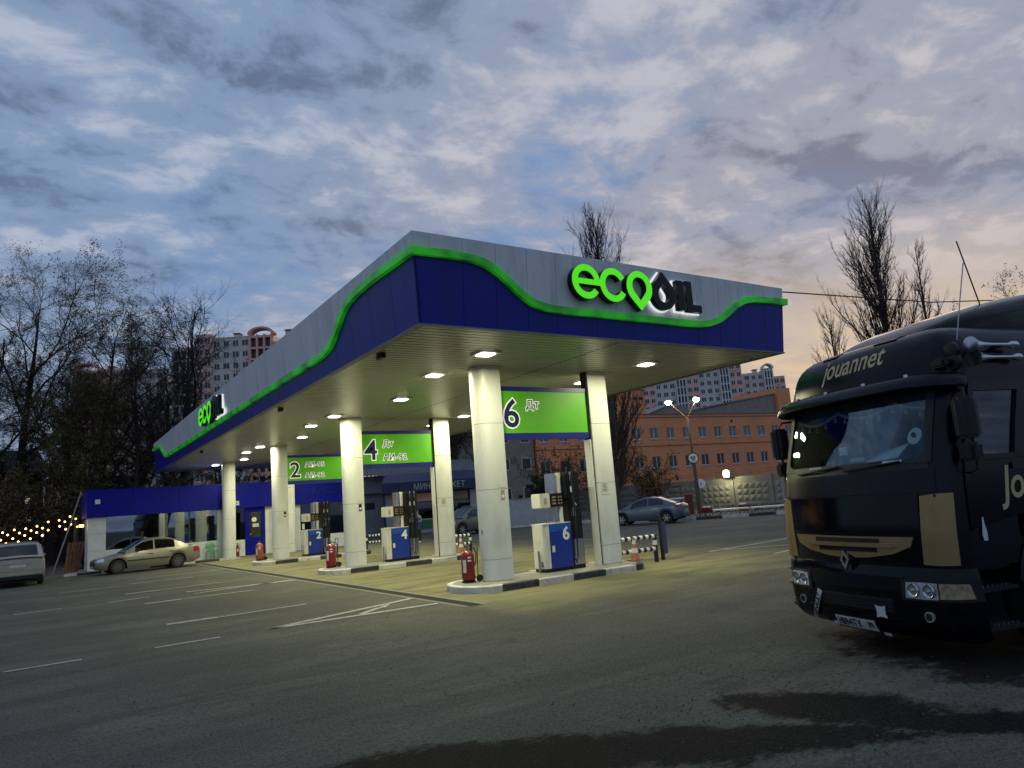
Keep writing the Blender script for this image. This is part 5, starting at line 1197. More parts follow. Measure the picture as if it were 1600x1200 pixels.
# ------------------------------------------------------------------ trees
def rot_about(v, axis, ang):
    c, s_ = math.cos(ang), math.sin(ang)
    return v * c + np.cross(axis, v) * s_ + axis * np.dot(axis, v) * (1 - c)
def unit(v): return v / (np.linalg.norm(v) + 1e-9)
class TreeGen:
    """grows all branches of one level at once; every level is an array of polylines"""
    def __init__(s, seed): s.r = np.random.default_rng(seed); s.levels = []; s.tips = None
    def grow(s, p0, d0, ln, rad, P):
        r = s.r; p = np.array([p0], float); d = np.array([d0], float); d /= np.linalg.norm(d, axis=1, keepdims=True); ln = np.array([ln], float); rad = np.array([rad], float)
        for lv in range(P['lv'] + 1):
            k = P['seg'][lv]; B = len(p); pts = [p]; dd = d
            for i in range(k):
                dd = dd + r.normal(0, P['wob'][lv], (B, 3)); dd[:, 2] += P['up'][lv]; dd /= np.linalg.norm(dd, axis=1, keepdims=True) + 1e-9
                pts.append(pts[-1] + dd * (ln / k)[:, None])
            pts = np.stack(pts, 1); t = np.linspace(0, 1, k + 1); rs = rad[:, None] * (1 - t * (1 - P['taper'][lv]))
            s.levels.append((pts, rs))
            if lv == P['lv']:
                s.tips = np.concatenate([pts[:, -1], pts[:, len(t) // 2]]); return
            n = P['n'][lv]; f = P['start'][lv] + (1 - P['start'][lv]) * (np.arange(n)[None] + r.uniform(0, 1, (B, n))) / n; f = np.minimum(f, .995)
            x = f * k; j = np.minimum(x.astype(int), k - 1); fr = (x - j)[..., None]; bi = np.arange(B)[:, None]
            q = pts[bi, j] * (1 - fr) + pts[bi, j + 1] * fr; rr = rs[bi, j] * (1 - fr[..., 0]) + rs[bi, j + 1] * fr[..., 0]
            ax = pts[bi, j + 1] - pts[bi, j]; ax /= np.linalg.norm(ax, axis=2, keepdims=True) + 1e-9
            sd_ = np.cross(ax, r.normal(0, 1, (B, n, 3))); sd_ /= np.linalg.norm(sd_, axis=2, keepdims=True) + 1e-9
            an = np.radians(P['ang'][lv] + r.uniform(-12, 12, (B, n)))[..., None]
            d = (ax * np.cos(an) + sd_ * np.sin(an)).reshape(-1, 3); p = q.reshape(-1, 3)
            prof = P['shape'](f) if lv == 0 and 'shape' in P else (1 - P['fall'][lv] * f)
            ln = (ln[:, None] * P['len'][lv] * r.uniform(.65, 1.2, (B, n)) * prof).reshape(-1)
            rad = np.minimum(rr * .75, np.maximum(P['minr'], rr * P['rad'][lv])).reshape(-1)
            keep = r.uniform(0, 1, len(p)) > P.get('drop', .12); p, d, ln, rad = p[keep], d[keep], ln[keep], rad[keep]
    def mesh(s, lv0, lv1, sides):
        V, F = [], []; off = 0
        for lv, (Pn, Rn) in enumerate(s.levels):
            if not lv0 <= lv <= lv1: continue
            n = sides[lv]; B, k = Rn.shape
            T = np.gradient(Pn, axis=1); T /= np.linalg.norm(T, axis=2, keepdims=True) + 1e-9
            A = np.where(np.abs(T[..., 2:3]) < .9, np.array([0, 0, 1.0]), np.array([1.0, 0, 0]))
            U = np.cross(T, A); U /= np.linalg.norm(U, axis=2, keepdims=True) + 1e-9; W_ = np.cross(T, U); a = 2 * np.pi * np.arange(n) / n
            ring = Pn[:, :, None, :] + Rn[:, :, None, None] * (U[:, :, None, :] * np.cos(a)[None, None, :, None] + W_[:, :, None, :] * np.sin(a)[None, None, :, None])
            V.append(ring.reshape(-1, 3))
            b_, i_, j_ = np.meshgrid(np.arange(B), np.arange(k - 1), np.arange(n), indexing='ij'); base = off + b_ * k * n
            F.append(np.stack([base + i_ * n + j_, base + i_ * n + (j_ + 1) % n, base + (i_ + 1) * n + (j_ + 1) % n, base + (i_ + 1) * n + j_], -1).reshape(-1, 4)); off += B * k * n
        return np.concatenate(V), np.concatenate(F)
def np_mesh(name, V, F, mat):
    me = bpy.data.meshes.new(name); n = F.shape[1]
    me.vertices.add(len(V)); me.vertices.foreach_set('co', V.astype(np.float32).ravel()); me.loops.add(F.size); me.loops.foreach_set('vertex_index', F.astype(np.int32).ravel())
    me.polygons.add(len(F)); me.polygons.foreach_set('loop_start', np.arange(0, F.size, n, dtype=np.int32)); me.update(calc_edges=True); me.validate()
    me.materials.append(M[mat]); return me
def leaves(tips, per, spread, size, seed):
    r = np.random.default_rng(seed); T = np.repeat(np.array(tips), per, axis=0); n = len(T)
    c = T + r.normal(0, spread, (n, 3)); u = r.normal(0, 1, (n, 3)); u /= np.linalg.norm(u, axis=1, keepdims=True); v = np.cross(u, r.normal(0, 1, (n, 3))); v /= np.linalg.norm(v, axis=1, keepdims=True) + 1e-9
    s_ = size * r.uniform(.5, 1.3, (n, 1)); V = np.stack([c - u * s_, c + v * s_ * .5, c + u * s_, c - v * s_ * .5], 1).reshape(-1, 3); F = np.arange(4 * n).reshape(-1, 4)
    return V, F
BARE = dict(lv=4, seg=[6, 6, 5, 3, 1], taper=[.1, .25, .3, .4, .5], wob=[.06, .15, .18, .2, .25], up=[.03, .07, .05, .04, .02], n=[14, 12, 10, 12], start=[.2, .12, .1, .08], ang=[46, 44, 44, 42], len=[.60, .48, .44, .42], fall=[.35, .3, .3, .3], rad=[.5, .48, .54, .66], minr=.027)
POPL = dict(lv=4, seg=[8, 7, 4, 2, 1], taper=[.12, .2, .35, .45, .6], wob=[.012, .05, .07, .1, .15], up=[.05, .13, .12, .10, .06], n=[100, 11, 8, 6], start=[.04, .1, .1, .1], ang=[31, 24, 26, 30], len=[.27, .36, .36, .45], fall=[.72, .3, .3, .3], rad=[.38, .45, .55, .8], minr=.034,
            shape=lambda f: np.interp(f, [0, .12, .35, .6, .85, 1], [.6, .9, 1.15, 1.1, .75, .4]))
BUSH = dict(lv=3, seg=[3, 5, 4, 2], taper=[.6, .3, .35, .5], wob=[.1, .16, .22, .28], up=[.02, .06, .04, .02], n=[20, 10, 8], start=[.02, .12, .12], ang=[32, 38, 42], len=[2.6, .42, .4], fall=[.1, .3, .3], rad=[.45, .5, .6], minr=.012)
def tree(name, label, loc, h, rad, P, seed, bark, leaf=None, per=0, lsize=.1, lean=(0, 0), group=None, cat='tree', thin=1.0):
    t = thing(name, label, cat, loc, 0, group); G_ = TreeGen(seed)
    G_.grow((0, 0, -.1), (lean[0], lean[1], 1.0), h, rad, P)
    V, F = G_.mesh(0, 0, [10, 6, 4, 3, 3]); link('trunk', np_mesh('trunk', V, F, bark), t)
    V, F = G_.mesh(1, 9, [10, 6, 4, 3, 3]); cr = link('crown', np_mesh('crown', V, F, bark), t)
    if leaf:
        tp = G_.tips; tp = tp[np.random.default_rng(seed).permutation(len(tp))[:int(len(tp) * thin)]]
        V, F = leaves(tp, per, .06, lsize, seed + 1); link('leaves', np_mesh('leaves', V, F, leaf), cr, kind='stuff')
    return t
LT = 'bare spring trees behind the kiosk'
LIMB = dict(BARE, n=[10, 10, 9, 6], start=[.12, .15, .12, .1], len=[.72, .45, .42, .40])
tree('spreading_tree', 'huge spreading tree with limbs reaching in from the frame edge', (-7.0, 56, 0), 16.5, .6, LIMB, 11, 'bark_dark', 'leaf_olive', 1, .05, (.14, .0), LT, thin=.6)
tree('spreading_tree', 'tall budding tree topping the group above the terrace lights', (-1.8, 61, 0), 19.0, .42, BARE, 23, 'bark_dark', 'leaf_olive', 1, .05, (.10, 0), LT, thin=.7)
tree('spreading_tree', 'olive budding tree just left of the kiosk corner', (3.0, 58, 0), 15.5, .36, BARE, 37, 'bark_brown', 'leaf_olive', 1, .065, (.02, .0), LT, thin=.8)
tree('spreading_tree', 'dense brown tree above the middle of the kiosk roof', (6.6, 64, 0), 15.5, .34, BARE, 41, 'bark_brown', 'leaf_olive', 1, .055, (.0, .0), LT, thin=.5)
tree('bare_tree', 'leafless dark tree leaning in front of the arched tower', (8.0, 56, 0), 14.0, .42, dict(BARE, n=[11, 10, 9, 8], start=[.15, .2, .15, .12], ang=[30, 38, 42, 42], len=[.85, .48, .45, .42], up=[.02, .03, .04, .04, .02], rad=[.62, .55, .5, .6]), 58, 'bark_dark', None, 0, .1, (.13, 0), LT)
tree('spreading_tree', 'shaggy dark tree deep behind the lit windows', (-6.5, 68, 0), 17.0, .4, BARE, 61, 'bark_brown', 'leaf_olive', 1, .055, (.0, .0), LT, thin=.5)
tree('bare_tree', 'dark slim tree standing behind the kiosk and column row', (12.5, 62, 0), 11, .3, BARE, 67, 'bark_dark', None, 0, .1, (.0, 0), LT)
tree('spreading_tree', 'low twiggy tree behind the leaning pole', (.6, 55, 0), 9.5, .26, dict(BARE, start=[.1, .12, .1, .1]), 68, 'bark_brown', 'leaf_olive', 1, .062, (.05, 0), LT)
tree('spreading_tree', 'low brown tree behind the kiosk window', (5.0, 54.5, 0), 10, .26, dict(BARE, start=[.1, .12, .1, .1]), 69, 'bark_brown', None, 0, .09, (.03, 0), LT)
tree('bare_tree', 'dark branched tree rising behind the minimarket roof', (33, 64, 0), 15, .4, BARE, 71, 'bark_dark', 'leaf_dark', 1, .10, (.0, 0))
tree('spreading_tree', 'brown twiggy tree filling the gap before the hidden pink tower', (1.2, 62, 0), 13, .3, dict(BARE, start=[.08, .1, .1, .1]), 76, 'bark_brown', 'leaf_olive', 1, .06, (.04, 0), LT)
tree('spreading_tree', 'brown twiggy tree behind the side logo letters', (8.8, 66, 0), 12, .3, dict(BARE, start=[.08, .1, .1, .1]), 77, 'bark_brown', None, 0, .06, (.0, 0), LT)
tree('spreading_tree', 'dark twiggy tree over the terrace at the frame edge', (-4.2, 58, 0), 12, .3, dict(BARE, start=[.1, .1, .1, .1]), 78, 'bark_dark', None, 0, .06, (.0, 0), LT)
tree('bare_tree', 'low dark tree behind the grey shed', (21.5, 64, 0), 9, .25, dict(BARE, start=[.05, .1, .1, .1]), 75, 'bark_dark', 'leaf_dark', 1, .1, (0, 0))
tree('bare_tree', 'thin dark tree between the minimarket and the pale wall', (30.3, 55, 0), 12, .3, BARE, 73, 'bark_dark', None, 0, .1, (.02, 0))
for i, (x, y, hh, lb) in enumerate(((-3.8, 50.5, 1.6, 'low tangled brush behind the terrace lights'), (2.2, 52, 1.9, 'tall brown brush behind the kiosk corner'), (6.2, 53, 1.9, 'tangled brush behind the kiosk fascia'), (10.5, 54, 1.8, 'dark brush behind the kiosk door'), (-.5, 53, 1.9, 'dense dark brush right of the terrace lights'))):
    tree('brush_thicket', lb, (x, y, 0), hh, .12, BUSH, 80 + i, 'bark_brown', 'leaf_bush', 1, .1, (0, 0), 'brush thickets behind the kiosk', cat='bush')
tree('columnar_poplar', 'tall bare poplar rising behind the fascia lettering', (38.4, 44.0, .1), 24.0, .36, dict(POPL, len=[.26, .36, .36, .45]), 101, 'bark_grey', None, 0, .1, (0, 0), 'columnar poplars')
tree('columnar_poplar', 'tallest bare poplar standing above the lorry roof', (73.9, 39.8, 0), 29.8, .5, dict(POPL, len=[.25, .36, .36, .45], n=[116, 11, 8, 6]), 103, 'bark_grey', None, 0, .07, (0, 0), 'columnar poplars')
tree('columnar_poplar', 'shorter slim poplar right of the tallest one', (89.3, 43.2, 0), 29.0, .35, dict(POPL, len=[.15, .36, .36, .45], n=[70, 10, 7, 5]), 107, 'bark_grey', None, 0, .07, (0, 0), 'columnar poplars')
tree('columnar_poplar', 'small poplar at the foot of the tallest one', (65.2, 40.0, 0), 17.0, .3, dict(POPL, len=[.28, .36, .36, .45], n=[60, 9, 7, 5]), 109, 'bark_grey', None, 0, .07, (0, 0), 'columnar poplars')
tree('bare_tree', 'wispy treetop showing above the lorry deflector', (62, 23.0, 0), 14.0, .35, dict(BARE, n=[9, 8, 7, 5]), 113, 'bark_grey', 'leaf_bush', 1, .08, (0, 0), thin=.5)
for i, (x, y, hh, lb, lf, pr_) in enumerate(((35.0, 48.0, 1.05, 'broad dark evergreen bush over the pale wall', 'leaf_dark', 7), (38.5, 51.0, 1.9, 'brown budding shrub before the grey annex', 'leaf_bush', 1), (42.5, 49.5, 1.8, 'brown budding shrub before the orange brick wall', 'leaf_bush', 1), (45.6, 46.5, 1.5, 'thin twiggy shrub right of the nearest poplar', 'leaf_bush', 1))):
    tree('shrub', lb, (x, y, .1), hh, .1, BUSH, 130 + i, 'bark_brown', lf, pr_, .11, (0, 0), 'shrubs across the road', cat='bush')

# ------------------------------------------------------------------ lorry
trk = thing('lorry', 'black and gold tractor lorry with roof deflector parked at the frame edge', 'lorry', (7.45, 4.76, 0), math.atan2(-.966, -.26))
F0 = [(.18, .07), (.30, .0), (.6, -.03), (.9, -.02), (1.25, -.02), (1.6, .0), (1.85, .03), (2.25, .14), (2.6, .25), (2.78, .29), (2.98, .33), (3.12, .385), (3.22, .45), (3.29, .54), (3.34, .67), (3.37, .86), (3.385, 1.15)]
WZ = [(.18, 1.20), (.3, 1.235), (1.0, 1.235), (1.6, 1.225), (2.6, 1.215), (2.85, 1.205), (3.0, 1.19), (3.14, 1.15), (3.24, 1.09), (3.32, .98), (3.385, .74)]
RC = .24
def cab(a, z, off=0.0):
    f0, W_ = interp(F0, z), interp(WZ, z); s_ = 1 if a >= 0 else -1; b = abs(a); Wf = W_ - RC
    bul = lambda q: .10 * (q / 1.0) ** 2
    if b <= Wf: p = Vector((s_ * b, f0 + bul(b))); nn = Vector((s_ * .2 * b, -1)).normalized()
    elif b <= Wf + RC * math.pi / 2:
        th = (b - Wf) / RC; p = Vector((s_ * (Wf + RC * math.sin(th)), f0 + bul(Wf) + RC * (1 - math.cos(th)))); nn = Vector((s_ * math.sin(th), -math.cos(th)))
    else: p = Vector((s_ * W_, f0 + bul(Wf) + RC + (b - Wf - RC * math.pi / 2))); nn = Vector((s_, 0))
    return (p.x + nn.x * off, p.y + nn.y * off, z)
def patch(nm, mat, bottom, top, off, thick=.03, nv=8, nu=None, parent=trk, smooth=True):
    """sheet following the cab skin between two lines given as (a, z) points"""
    nu = nu or max(8, len(bottom) * 2)
    def rs(l):
        s_ = np.linspace(0, 1, len(l)); q = np.linspace(0, 1, nu + 1); return list(zip(np.interp(q, s_, [p[0] for p in l]), np.interp(q, s_, [p[1] for p in l])))
    B, T = rs(bottom), rs(top); g = MB()
    for o in (off, off - thick):
        g.grid([[cab(b[0] + (t_[0] - b[0]) * j / nv, b[1] + (t_[1] - b[1]) * j / nv, o) for b, t_ in zip(B, T)] for j in range(nv + 1)])
    n = nu + 1; m_ = n * (nv + 1); fs = []
    for i in range(nu): fs += [(i, i + 1, m_ + i + 1, m_ + i), (nv * n + i, m_ + nv * n + i, m_ + nv * n + i + 1, nv * n + i + 1)]
    for j in range(nv): fs += [(j * n, m_ + j * n, m_ + (j + 1) * n, (j + 1) * n), (j * n + nu, (j + 1) * n + nu, m_ + (j + 1) * n + nu, m_ + j * n + nu)]
    g.f += fs
    return g.build(nm, mat, parent, smooth=smooth)
AE = 3.3    # end of the skin along the side
def skin(nm, mat, z0, z1, a0=-AE, a1=AE, holes=()):
    aa = sorted(set(np.round(np.concatenate([np.arange(a0, a1 + .001, .05), [a0, a1], [h[i] for h in holes for i in (0, 1)]]), 3)))
    zz = sorted(set(np.round(np.concatenate([np.arange(z0, z1, .05), [z0, z1], [h[i] for h in holes for i in (2, 3) if z0 < h[i] < z1]]), 3)))
    g = MB(); n = len(aa); vs = [cab(a, z) for z in zz for a in aa]; fs = []
    for j in range(len(zz) - 1):
        for i in range(n - 1):
            am, zm = (aa[i] + aa[i + 1]) / 2, (zz[j] + zz[j + 1]) / 2
            if any(h[0] < am < h[1] and h[2] < zm < h[3] for h in holes): continue
            fs.append((j * n + i, j * n + i + 1, (j + 1) * n + i + 1, (j + 1) * n + i))
    return g.add(vs, fs).build(nm, mat, trk, smooth=True)
A0 = 1.225 - RC + RC * math.pi / 2       # where the side begins
def sa(v, z):                            # side distance v behind the front plane -> skin parameter
    f0, W_ = interp(F0, z), interp(WZ, z); Wf = W_ - RC; return v - (f0 + .1 * Wf ** 2 + RC) + Wf + RC * math.pi / 2
holes = [(-1.02, 1.02, 1.93, 2.66), (1.42, 2.05, 1.93, 2.62), (-2.05, -1.42, 1.93, 2.62),
         (sa(.95, 1), AE + .1, -1, 1.36), (-AE - .1, -sa(.95, 1), -1, 1.36), (1.18, AE + .1, -1, .90), (-AE - .1, -1.18, -1, .90)]
skin('cab_shell', 'truck_navy', .90, 2.70, holes=holes)
skin('roof_shell', 'truck_navy', 2.70, 3.385, holes=holes)
# roof cap and back wall
top = [cab(a, 3.385) for a in np.arange(-AE, AE + .01, .1)]
MB().add(top, [tuple(range(len(top)))]).build('roof_cap', 'truck_navy', trk)
bw = cab(AE, 1.4)[1]
MB().box(-1.2, 1.2, bw - .02, bw + .02, 1.0, 3.2).build('back_wall', 'truck_paint', trk)
MB().box(-1.15, 1.15, .35, bw - .03, 1.05, 1.12).build('cab_floor', 'cab_interior', trk)
# gloss bonnet, bumper
patch('bonnet_upper', 'truck_navy', [(-1.10, 1.635), (1.10, 1.635)], [(-1.10, 1.86), (1.10, 1.86)], .012, nu=40)
patch('bonnet_lower', 'truck_paint', [(-.9, .93), (.9, .93)], [(-.92, 1.615), (.92, 1.615)], .018, nu=40)
patch('cowl', 'black_plastic', [(-1.05, 1.865), (1.05, 1.865)], [(-1.03, 1.945), (1.03, 1.945)], .008, nu=30)
for s_ in (-1, 1):
    gp = [(s_ * a, z) for a, z in ((.90, .935), (1.05, .93), (1.215, .935))]; gt = [(s_ * a, z) for a, z in ((.945, 1.60), (1.10, 1.615), (1.235, 1.615))]
    patch('corner_panel', 'truck_gold', gp, gt, .03, .04, nv=14, nu=14)
    patch('panel_rivet', 'black_plastic', [(s_ * 1.08, 1.585), (s_ * 1.10, 1.585)], [(s_ * 1.08, 1.61), (s_ * 1.10, 1.61)], .034, .005, nv=1, nu=2)
# bumper built as its own skin
g = MB(); zz = [.20, .24, .32, .45, .58, .72, .84, .90, .915]; off = [-.03, .01, .03, .035, .035, .03, .025, .01, -.04]
aa = list(np.arange(-1.36, 1.361, .04))
g.grid([[cab(a, z, o) for a in aa] for z, o in zip(zz, off)]).build('bumper', 'truck_paint', trk, smooth=True)
patch('bumper_line', 'truck_navy', [(-1.2, .40), (0, .36), (1.2, .40)], [(-1.2, .415), (0, .375), (1.2, .415)], .042, .01, nv=2, nu=40)
patch('bumper_upper_lip', 'truck_navy', [(-.64, .66), (.64, .66)], [(-.66, .80), (.66, .80)], .045, .03, nv=4, nu=30)
patch('bumper_intake', 'dark_void', [(-.5, .44), (.5, .44)], [(-.52, .58), (.52, .58)], .040, .01, nv=3, nu=20)
for i in range(4): patch('intake_slat', 'black_plastic', [(-.5, .455 + i * .03), (.5, .455 + i * .03)], [(-.5, .465 + i * .03), (.5, .465 + i * .03)], .046, .01, nv=1, nu=20)
# gold mouth grille
gb_ = [(-.80, 1.105), (-.6, 1.03), (-.3, .985), (-.12, .975), (-.09, .99), (-.055, 1.005), (0, 1.01), (.055, 1.005), (.09, .99), (.12, .975), (.3, .985), (.6, 1.03), (.80, 1.105)]
gt_ = [(-.84, 1.20), (-.6, 1.20), (0, 1.20), (.6, 1.20), (.84, 1.20)]
gr = patch('grille', 'truck_gold', gb_, gt_, .045, .04, nv=6, nu=48)
for z0, z1, e in ((1.137, 1.182, .46), (1.04, 1.088, .42)): patch('grille_slot', 'dark_void', [(-e, z0), (e, z0)], [(-e, z1), (e, z1)], .048, .01, nv=2, nu=24, parent=gr)
patch('grille_bar', 'truck_gold', [(-.64, 1.098), (.64, 1.098)], [(-.60, 1.13), (.60, 1.13)], .085, .05, nv=2, nu=30, parent=gr)
# diamond badge
bx = cab(0, .95, .055); em = MB()
dia = lambda k: [(0, .085 * k), (.052 * k, 0), (0, -.085 * k), (-.052 * k, 0)]
o_, i_ = dia(1.25), dia(.62)
for k_ in range(4):
    k2 = (k_ + 1) % 4; em.prism_y([(o_[k_][0], bx[2] + o_[k_][1]), (o_[k2][0], bx[2] + o_[k2][1]), (i_[k2][0], bx[2] + i_[k2][1]), (i_[k_][0], bx[2] + i_[k_][1])], bx[1] - .03, bx[1])
em.build('diamond_badge', 'steel', trk)
patch('badge_plate', 'truck_paint', [(-.12, .93), (.12, .93)], [(-.05, 1.0), (.05, 1.0)], .050, .02, nv=3, nu=8)
# headlights
for s_ in (-1, 1):
    h = patch('headlight', 'black_plastic', [(s_ * .64, .585), (s_ * 1.36, .60)], [(s_ * .645, .785), (s_ * 1.34, .79)], .052, .05, nv=4, nu=24)
    patch('main_lamp', 'lamp_clear', [(s_ * .685, .612), (s_ * .86, .606), (s_ * 1.02, .612)], [(s_ * .70, .762), (s_ * .86, .768), (s_ * 1.02, .765)], .058, .02, nv=6, nu=14, parent=h)
    for ha in (.775, .93):
        c_ = cab(s_ * ha, .688, .062); MB().lathe([(.068, -.004), (.062, -.012), (.045, -.004), (.02, .004), (.012, -.02), (.002, -.022)], 18, c_, 'y').build('lamp_reflector', 'steel', h, smooth=True)
    patch('lamp_divider', 'lamp_clear', [(s_ * .84, .63), (s_ * .87, .63)], [(s_ * .82, .755), (s_ * .85, .755)], .064, .01, nv=3, nu=4, parent=h)
    patch('indicator', 'indicator', [(s_ * 1.035, .62), (s_ * 1.28, .63)], [(s_ * 1.035, .765), (s_ * 1.25, .765)], .058, .02, nv=6, nu=12, parent=h)
    fo = cab(s_ * .88, .44, .05)
    fl = MB().lathe([(.05, -.008), (.05, .02)], 18, fo, 'y').build('fog_lamp', 'lamp_clear', trk); MB().lathe([(.038, -.013), (.038, -.0081)], 14, fo, 'y').build('fog_lamp_core', 'black_plastic', fl)
# number plate and stickers
pl = patch('number_plate', 'plate_white', [(-.32, .215), (.24, .215)], [(-.32, .33), (.24, .33)], .055, .015, nv=3, nu=10)
patch('plate_frame', 'black_plastic', [(-.34, .20), (.26, .20)], [(-.34, .345), (.26, .345)], .052, .015, nv=3, nu=10, parent=trk)
def skin_text(body, size, a, z, mat, off, ang=0.0, parent=trk, **k):
    me = text_mesh(body, size, **k); c, s_ = math.cos(ang), math.sin(ang)
    for v in me.vertices:
        x, y, d = v.co; v.co = cab(a + x * c - y * s_, z + x * s_ + y * c, off + d)
    me.materials.clear(); me.materials.append(M[mat]); return link('lettering', me, parent)
skin_text('Н894ТУ', .115, -.30, .232, 'plate_ink', .06, extrude=.001, offset=.002, sx=.86, parent=pl)
skin_text('39', .085, .135, .25, 'plate_ink', .06, extrude=.001, offset=.002, sx=.9, parent=pl)
stk = patch('bumper_sticker', 'sticker_white', [(-.74, .26), (-.68, .24)], [(-.53, .60), (-.46, .575)], .058, .004, nv=10, nu=4)
skin_text('RENAULT', .088, -.672, .25, 'plate_ink', .062, ang=1.03, extrude=.001, offset=.004, parent=stk, sx=.84)
for a, z in ((-.38, .225), (.30, .185)): patch('tape_patch', 'sticker_white', [(a, z - .0), (a + .08, z)], [(a, z + .03), (a + .08, z + .03)], .062, .004, nv=1, nu=3)
g = MB(); ca, cz = .36, .44
pts = []
for i in range(32):
    th = 2 * math.pi * i / 32; r = .055 + .035 * max(0, math.cos(4 * th - math.pi)) ** 2; pts.append(cab(ca + r * math.cos(th), cz + r * math.sin(th), .06))
g.add(pts, [tuple(range(32))]).build('bumper_decal', 'sticker_white', trk)
# windscreen, side glass
ws = patch('windscreen', 'truck_glass', [(-1.0, 1.945), (1.0, 1.945)], [(-1.0, 2.65), (1.0, 2.65)], .0, .006, nv=10, nu=30)
for nm, b, t_ in (('screen_seal', [(-1.07, 1.92), (-1.07, 2.68)], [(-.99, 1.97), (-.99, 2.65)]), ('screen_seal', [(1.07, 1.92), (1.07, 2.68)], [(.985, 1.97), (.985, 2.65)]), ('screen_seal', [(-1.05, 1.925), (1.05, 1.925)], [(-1.0, 1.975), (1.0, 1.975)])):
    patch(nm, 'black_plastic', b, t_, .014, .02, nv=4, nu=24)
for s_ in (-1, 1):
    patch('screen_corner', 'black_plastic', [(s_ * .86, 1.965), (s_ * 1.0, 1.965)], [(s_ * .985, 1.975), (s_ * 1.0, 2.10)], .012, .016, nv=4, nu=6)
    patch('side_window', 'car_glass', [(s_ * 1.43, 1.94), (s_ * 2.04, 1.94)], [(s_ * 1.43, 2.61), (s_ * 2.04, 2.61)], -.01, .006, nv=4, nu=10)
    patch('door', 'truck_paint', [(s_ * 1.37, 1.25), (s_ * 2.2, 1.38)], [(s_ * 1.37, 1.90), (s_ * 2.2, 1.90)], .014, .02, nv=6, nu=14)
    for b, t_ in (([(s_ * 1.36, 1.90), (s_ * 2.16, 1.92)], [(s_ * 1.44, 1.96), (s_ * 2.02, 1.96)]), ([(s_ * 1.36, 2.70), (s_ * 2.14, 2.68)], [(s_ * 1.44, 2.60), (s_ * 2.04, 2.60)]), ([(s_ * 1.36, 1.90), (s_ * 1.37, 2.70)], [(s_ * 1.44, 1.94), (s_ * 1.44, 2.62)]), ([(s_ * 2.17, 1.92), (s_ * 2.14, 2.68)], [(s_ * 2.03, 1.94), (s_ * 2.04, 2.62)])):
        patch('window_frame', 'black_plastic', b, t_, .02, .03, nv=3, nu=12)
    patch('door_handle', 'black_plastic', [(s_ * 1.98, 1.80), (s_ * 2.16, 1.80)], [(s_ * 1.98, 1.86), (s_ * 2.16, 1.86)], .035, .03, nv=2, nu=6)
    patch('side_stripe', 'gold_letter', [(s_ * 2.72, 1.5), (s_ * 2.95, 1.5)], [(s_ * 2.30, 3.06), (s_ * 3.1, 3.08)], .006, .008, nv=24, nu=16)
    # steps, arch, wheel
    sy = .45
    for z, e in ((.66, .0), (.30, .08)):
        st_ = MB().box(s_ * 1.16 - .16, s_ * 1.16 + .06, .26 - e * .6, .84, z, z + .04).build('step', 'galvanised' if False else 'black_plastic', trk, bevel=.006)
        g = MB()
        for q in range(9): g.box(s_ * 1.14 - .13, s_ * 1.14 + .04, .29 + q * .06, .30 + q * .06, z + .041, z + .055)
        g.build('step_teeth', 'steel', st_)
    MB().box(s_ * 1.03 - .015, s_ * 1.03 + .015, .16, .9, .25, .9).build('step_box', 'truck_paint', trk)
    MB().box(s_ * 1.14 - .05, s_ * 1.14 + .05, .22, .88, .86, .96).build('step_fascia', 'truck_navy', trk)
    ar = MB(); rows = []
    for i in range(17):
        th = math.radians(15 + 165 * i / 16) ; c, q = math.cos(th), math.sin(th)
        rows.append([(s_ * (1.25), 1.46 - c * .66, .52 + q * .84), (s_ * 1.27, 1.46 - c * .60, .52 + q * .66), (s_ * 1.2, 1.46 - c * .58, .52 + q * .62), (s_ * .85, 1.46 - c * .58, .52 + q * .62)])
    ar.grid(rows).build('wheel_arch', 'truck_navy', trk, smooth=True)
    wl = MB().lathe([(.30, -.16), (.46, -.16), (.5, -.12), (.5, .12), (.46, .16), (.30, .16)], 32, (s_ * 1.05, 1.46, .5), 'x').build('wheel', 'rubber', trk, smooth=True)
    MB().lathe([(.10, s_ * .05), (.2, s_ * .06), (.29, s_ * .13), (.295, s_ * .0)], 24, (s_ * 1.05, 1.46, .5), 'x').build('rim', 'rim_dark', wl, smooth=True)
    MB().lathe([(.01, s_ * .06), (.10, s_ * .06), (.12, s_ * .14), (.02, s_ * .15)], 16, (s_ * 1.05, 1.46, .5), 'x').build('hub', 'steel', wl)
    for yy in (4.1,):
        for dx in (.82, 1.12): MB().lathe([(.30, -.14), (.46, -.14), (.5, -.1), (.5, .1), (.46, .14), (.30, .14)], 24, (s_ * dx, yy, .5), 'x').build('wheel', 'rubber', trk, smooth=True)
    MB().box(s_ * .45 - .06, s_ * .45 + .06, .6, 5.2, .70, .95).build('chassis_rail', 'dark_void', trk)
    # mirrors
    mx_ = s_ * 1.36
    mi = MB().prism([(mx_ - .11, .36), (mx_ - .08, .27), (mx_ - .03, .24), (mx_ + .03, .24), (mx_ + .08, .27), (mx_ + .11, .36), (mx_ + .10, .43), (mx_ - .10, .43)], 2.12, 2.52).build('mirror', 'black_plastic', trk, bevel=.03)
    MB().prism([(mx_ - .10, .36), (mx_ - .07, .28), (mx_ + .07, .28), (mx_ + .10, .36), (mx_ + .08, .42), (mx_ - .08, .42)], 1.90, 2.08).build('mirror', 'black_plastic', trk, bevel=.03)
    MB().tube([(s_ * 1.2, .48, 2.6), (mx_ - s_ * .02, .40, 2.60), (mx_ + s_ * .02, .36, 2.5), (mx_ + s_ * .02, .38, 1.82), (s_ * 1.2, .46, 1.78)], .016, 8).build('mirror_arm', 'black_plastic', mi)
